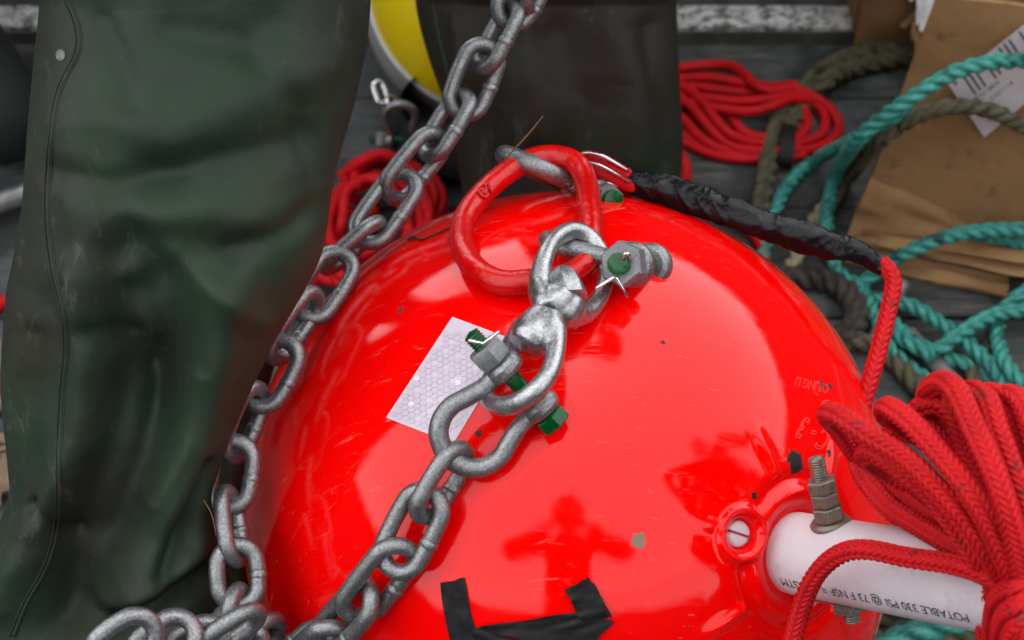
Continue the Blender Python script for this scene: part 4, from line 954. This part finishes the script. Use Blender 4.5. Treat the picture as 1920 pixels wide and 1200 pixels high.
# welted seams laid on the wader cloth
def bvh_of(m): return BVHTree.FromPolygons([Vector(v) for v in m[0]], [tuple(f) for f in m[1]])
bv = bvh_of(legm); bv2 = bvh_of(leg2)
def on_mesh(b, px, py, off):
    r = nrm(cam2w(ray(px, py))); h = b.ray_cast(Vector(CAM), Vector(r))
    return (np.array(h[0])-r*off) if h[0] is not None else None
def seam(b, pts, r, off, parent, flat=1.0, name='seam', mat=WADER):
    q = spline(np.array(pts, float), 6); w3 = [on_mesh(b, x, y, off) for x, y in q]; w3 = [x for x in w3 if x is not None]
    if len(w3) > 3:
        w3 = np.array(w3); k = np.ones(5)/5; w3 = np.stack([np.convolve(np.pad(w3[:, i], 2, mode='edge'), k, 'valid') for i in range(3)], 1)
        mk(name, tube(w3, r, 10, flat=flat), mat, parent)
S1 = [(126, 4), (140, 30), (149, 68), (146, 100), (128, 135), (112, 170), (102, 220), (95, 290), (90, 360), (92, 440), (104, 520), (121, 585), (126, 650), (118, 740), (112, 850), (111, 950), (104, 1010), (84, 1070), (50, 1130), (24, 1196)]
seam(bv, S1, .0011, .0002, wl); seam(bv, [(x-7, y) for x, y in S1], .0006, .0001, wl)
seam(bv, [(x+4, y) for x, y in S1], .0006, -.0001, wl, mat=m_plain('painted seam shadow', (.008, .010, .009), .7))  # dark line painted beside the welt as its shadow
seam(bv2, [(812, 4), (822, 60), (838, 130), (850, 200)], .0016, .0002, wl2)
# worn round patch
ptc = [on_mesh(bv, 113+9*math.cos(t), 103+11*math.sin(t), .0006) for t in np.linspace(0, 2*PI, 10, endpoint=False)]
mk('patch', (np.array(ptc), [tuple(range(10))]), m_plain('worn grey patch', (.12, .13, .125), .7, 0, 300, .5), wl)

def figure(parent, name, J, E, mat, sub=2):
    me = bpy.data.meshes.new(name); base = wloc(parent)
    keys = list(J); me.from_pydata([tuple(np.array(J[k][:3], float)-base) for k in keys], [(keys.index(a), keys.index(b)) for a, b in E], [])
    me.materials.append(mat)
    o = bpy.data.objects.new(name, me); scene.collection.objects.link(o); o.parent = parent
    md = o.modifiers.new('skin', 'SKIN'); sv_ = me.skin_vertices[0].data
    for i, k in enumerate(keys): sv_[i].radius = (J[k][3], J[k][4] if len(J[k]) > 4 else J[k][3]); sv_[i].use_root = (i == 0)
    md.use_smooth_shade = True
    s = o.modifiers.new('sub', 'SUBSURF'); s.levels = sub; s.render_levels = sub
    return o
JACKET = m_plain('dark jacket cloth', (.022, .026, .026), .75, 0, 18, .4, .004)
SKIN = m_plain('skin', (.42, .24, .17), .5, 0, 60, .1)
HAIR = m_plain('knitted cap', (.03, .03, .035), .9, 0, 120, .4, .003)
def head(parent, c, face, r=.095):
    """simple head with nose, ears, eyes, and a cap; face = direction looked at"""
    f = nrm(face); s = nrm(np.cross(f, [0, 0, 1])); u = np.cross(s, f); V = []
    nu, nv = 28, 36
    for i in range(nu+1):
        th = PI*i/nu
        for j in range(nv):
            a = 2*PI*j/nv; x = math.sin(th)*math.cos(a); y = math.sin(th)*math.sin(a); z = math.cos(th)
            rx = r*.80*(1-.22*max(0, -z)**1.5); ry = r*.98*(1-.08*max(0, -z)); k = 0
            if x > 0: k += .022*math.exp(-((z+.10)/.16)**2-(y/.12)**2)+.006*math.exp(-((z+.62)/.12)**2-(y/.3)**2)-.008*math.exp(-((z-.12)/.10)**2-((abs(y)-.34)/.14)**2)
            k2 = .012*math.exp(-((z-.02)/.16)**2-(x/.12)**2)
            V.append(np.asarray(c)+f*(x*ry+k)+s*y*(rx+k2)+u*z*r*1.22)
    F = [(i*nv+j, i*nv+(j+1) % nv, (i+1)*nv+(j+1) % nv, (i+1)*nv+j) for i in range(nu) for j in range(nv)]
    return (np.array(V), F), (f, s, u)
def person_fig(root, hip, chest, neck, hd, face, Lsh, Lel, Lha, Rsh, Rel, Rha, legs, mat):
    J = {'hip': (*hip, .15, .12), 'waist': (*(np.array(hip)*.5+np.array(chest)*.5), .145, .115), 'chest': (*chest, .165, .125), 'neck0': (*(np.array(chest)*.25+np.array(neck)*.75), .09, .08), 'neck': (*neck, .055, .055), 'top': (*(np.array(neck)*.3+np.array(hd)*.7), .06, .065)}
    E = [('hip', 'waist'), ('waist', 'chest'), ('chest', 'neck0'), ('neck0', 'neck'), ('neck', 'top')]
    for n_, a, b, c in (('L', Lsh, Lel, Lha), ('R', Rsh, Rel, Rha)):
        J[n_+'s'] = (*a, .075); J[n_+'e'] = (*b, .052); J[n_+'w'] = (*c, .036)
        E += [('neck0', n_+'s'), (n_+'s', n_+'e'), (n_+'e', n_+'w')]
    for k, (kn, an, toe) in enumerate(legs):
        g = 'leg%d' % k; J[g+'h'] = (*(np.array(hip)*.8+np.array(kn)*.2+np.array([(-1)**k*-.05, 0, -.05])), .10); J[g+'k'] = (*kn, .075); E += [('hip', g+'h'), (g+'h', g+'k')]
        if an is not None: J[g+'a'] = (*an, .055); J[g+'t'] = (*toe, .045); E += [(g+'k', g+'a'), (g+'a', g+'t')]
    o = figure(root, 'body', J, E, mat)
    hm, (f, s, u) = head(root, hd, face)
    ho = mk('face', hm, SKIN, o)
    capv = lathe([(.1*math.cos(a), .118*math.sin(a)) for a in np.linspace(-.15, PI/2-.001, 16)], u-f*.25, np.asarray(hd)+u*.018-f*.008, 32)
    mk('cap', capv, HAIR, root)
    for sgn in (-1, 1):
        e = np.asarray(hd)+f*.086+s*sgn*.03+u*.012
        mk('eye', lathe([(.011*math.sin(a), .011*math.cos(a)) for a in np.linspace(.01, PI-.01, 10)], f, e-f*.004, 14), m_plain('eye', (.3, .3, .3), .1), ho)
    # hands: palm with five curled fingers
    for wv, el in ((Lha, Lel), (Rha, Rel)):
        d = nrm(np.array(wv)-np.array(el)); sd_ = nrm(np.cross(d, [0, 0, 1])); un = np.cross(sd_, d); w0 = np.array(wv)+d*.02
        ms = [tube([w0, w0+d*.05, w0+d*.085], [.026, .036, .034], 16, flat=.5, up=sd_, step=.006)]
        for q, (off, ln) in enumerate(((-.027, .062), (-.009, .074), (.009, .070), (.026, .055))):
            b0 = w0+d*.08+sd_*off; ms.append(tube([b0, b0+d*ln*.45, b0+d*ln*.7-un*ln*.35, b0+d*ln*.55-un*ln*.75], [.0095, .009, .0085, .007], 10, step=.006))
        b0 = w0+d*.03-sd_*.028; ms.append(tube([b0, b0+d*.025-sd_*.02, b0+d*.05-sd_*.02-un*.02], [.012, .0105, .009], 10, step=.006))
        mk('hand', merge(*ms), SKIN, o)
    return o
# upper body of the angler, bending over the buoy and holding the chain
ch_top = P(1048, -128, .965)
person_fig(person, (-.06, .50, 1.02), (-.13, .40, 1.36), (-.15, .30, 1.55), (-.15, .22, 1.66), (0.1, -.7, -.7), (-.33, .36, 1.47), (-.36, .12, 1.20), (-.16, .12, 1.10),
           (.07, .40, 1.47), (.24, .26, 1.22), tuple(ch_top+np.array([.06, .03, .22])), [((-.20, .34, .78), None, None), ((.06, .50, .78), None, None)], JACKET)

# the photographer, crouching behind the camera (seen only mirrored in the float)
ph_ = empty('person', (CAM[0]-.02, CAM[1]-.45, 0), 'photographer in a dark jacket crouching in front of the buoy, mirrored in its gloss', 'person')
cx, cy, cz = CAM
person_fig(ph_, (cx, cy-.55, .45), (cx, cy-.36, .82), (cx, cy-.18, 1.06), (cx, cy-.10, cz+.13), (0, .8, -.6), (cx-.19, cy-.20, 1.01), (cx-.27, cy-.04, .76), (cx-.10, cy-.05, cz-.04),
           (cx+.19, cy-.20, 1.01), (cx+.27, cy-.04, .76), (cx+.10, cy-.05, cz-.04), [((cx-.2, cy-.10, .45), (cx-.2, cy-.40, .09), (cx-.2, cy-.25, .04)), ((cx+.2, cy-.10, .45), (cx+.2, cy-.40, .09), (cx+.2, cy-.25, .04))], JACKET)
# out-of-view figures added at the right to darken the float's reflection
by = empty('person', (.95, -.25, 0), 'out-of-view figure in dark clothes added right of the buoy to darken its reflection', 'person')
def stander(root, x, y, fx, fy, mat, hgt=1.0):
    f = nrm([fx, fy, 0]); s = np.array([f[1], -f[0], 0]); B0 = np.array([x, y, 0.])
    q = lambda a, b, c: tuple(B0+f*a+s*b+np.array([0, 0, c*hgt]))
    person_fig(root, q(0, 0, .95), q(0, 0, 1.32), q(0, 0, 1.52), q(.02, 0, 1.67), f, q(0, -.2, 1.43), q(0, -.27, 1.15), q(.1, -.24, .92), q(0, .2, 1.43), q(0, .27, 1.15), q(.1, .24, .92),
      [(q(.03, .11, .5), q(0, .13, .09), q(.17, .14, .045)), (q(.03, -.11, .5), q(0, -.13, .09), q(.17, -.14, .045))], mat)
stander(by, 1.30, -.30, -1, .2, JACKET)
by2 = empty('person', (1.42, -.85, 0), 'second figure in dark clothes added right of the photographer to widen the dark reflection', 'person')
stander(by2, 1.42, -.85, -1, .5, JACKET, .95)
# dark figure at the upper left
tb = P(20, 330, 1.60); bx_, by_ = PZ(-30, 330, 0)[:2]
dk = empty('person', (bx_, by_, 0), 'person in black oilskins, one leg showing at the upper left corner', 'person')
stander(dk, bx_-.16, by_+.03, .6, -.8, BLACKR)

# ------------------------------------------------------------------ grass straws
STRAW = m_plain('dry straw', (.16, .09, .03), .7)
def straw(pts, r, lab): mk('straw', tube([P(*p) for p in pts], [r*.6, r, r*.8, r*.4], 8, step=.002), STRAW, label=lab, cat='straw')
straw([(1018, 218, .93), (985, 258, .935), (955, 290, .94), (940, 318, .95), (930, 345, .955), (912, 362, .96)], .0005, 'thin dry straw caught across the upper shackle and the red ring')
mk('straw', tube([BP(*p, .001) for p in ((764, 450), (775, 444), (790, 449), (810, 442), (832, 432), (858, 420), (866, 418))], .0006, 8, step=.002), m_plain('dark straw', (.03, .02, .01), .8), label='dark dead stem lying on the buoy left of the red ring', cat='straw')
straw([(382, 938, .86), (395, 960, .86), (402, 985, .86), (405, 1005, .86)], .0003, 'pale hair thin straw on the wader cloth beside the chain')
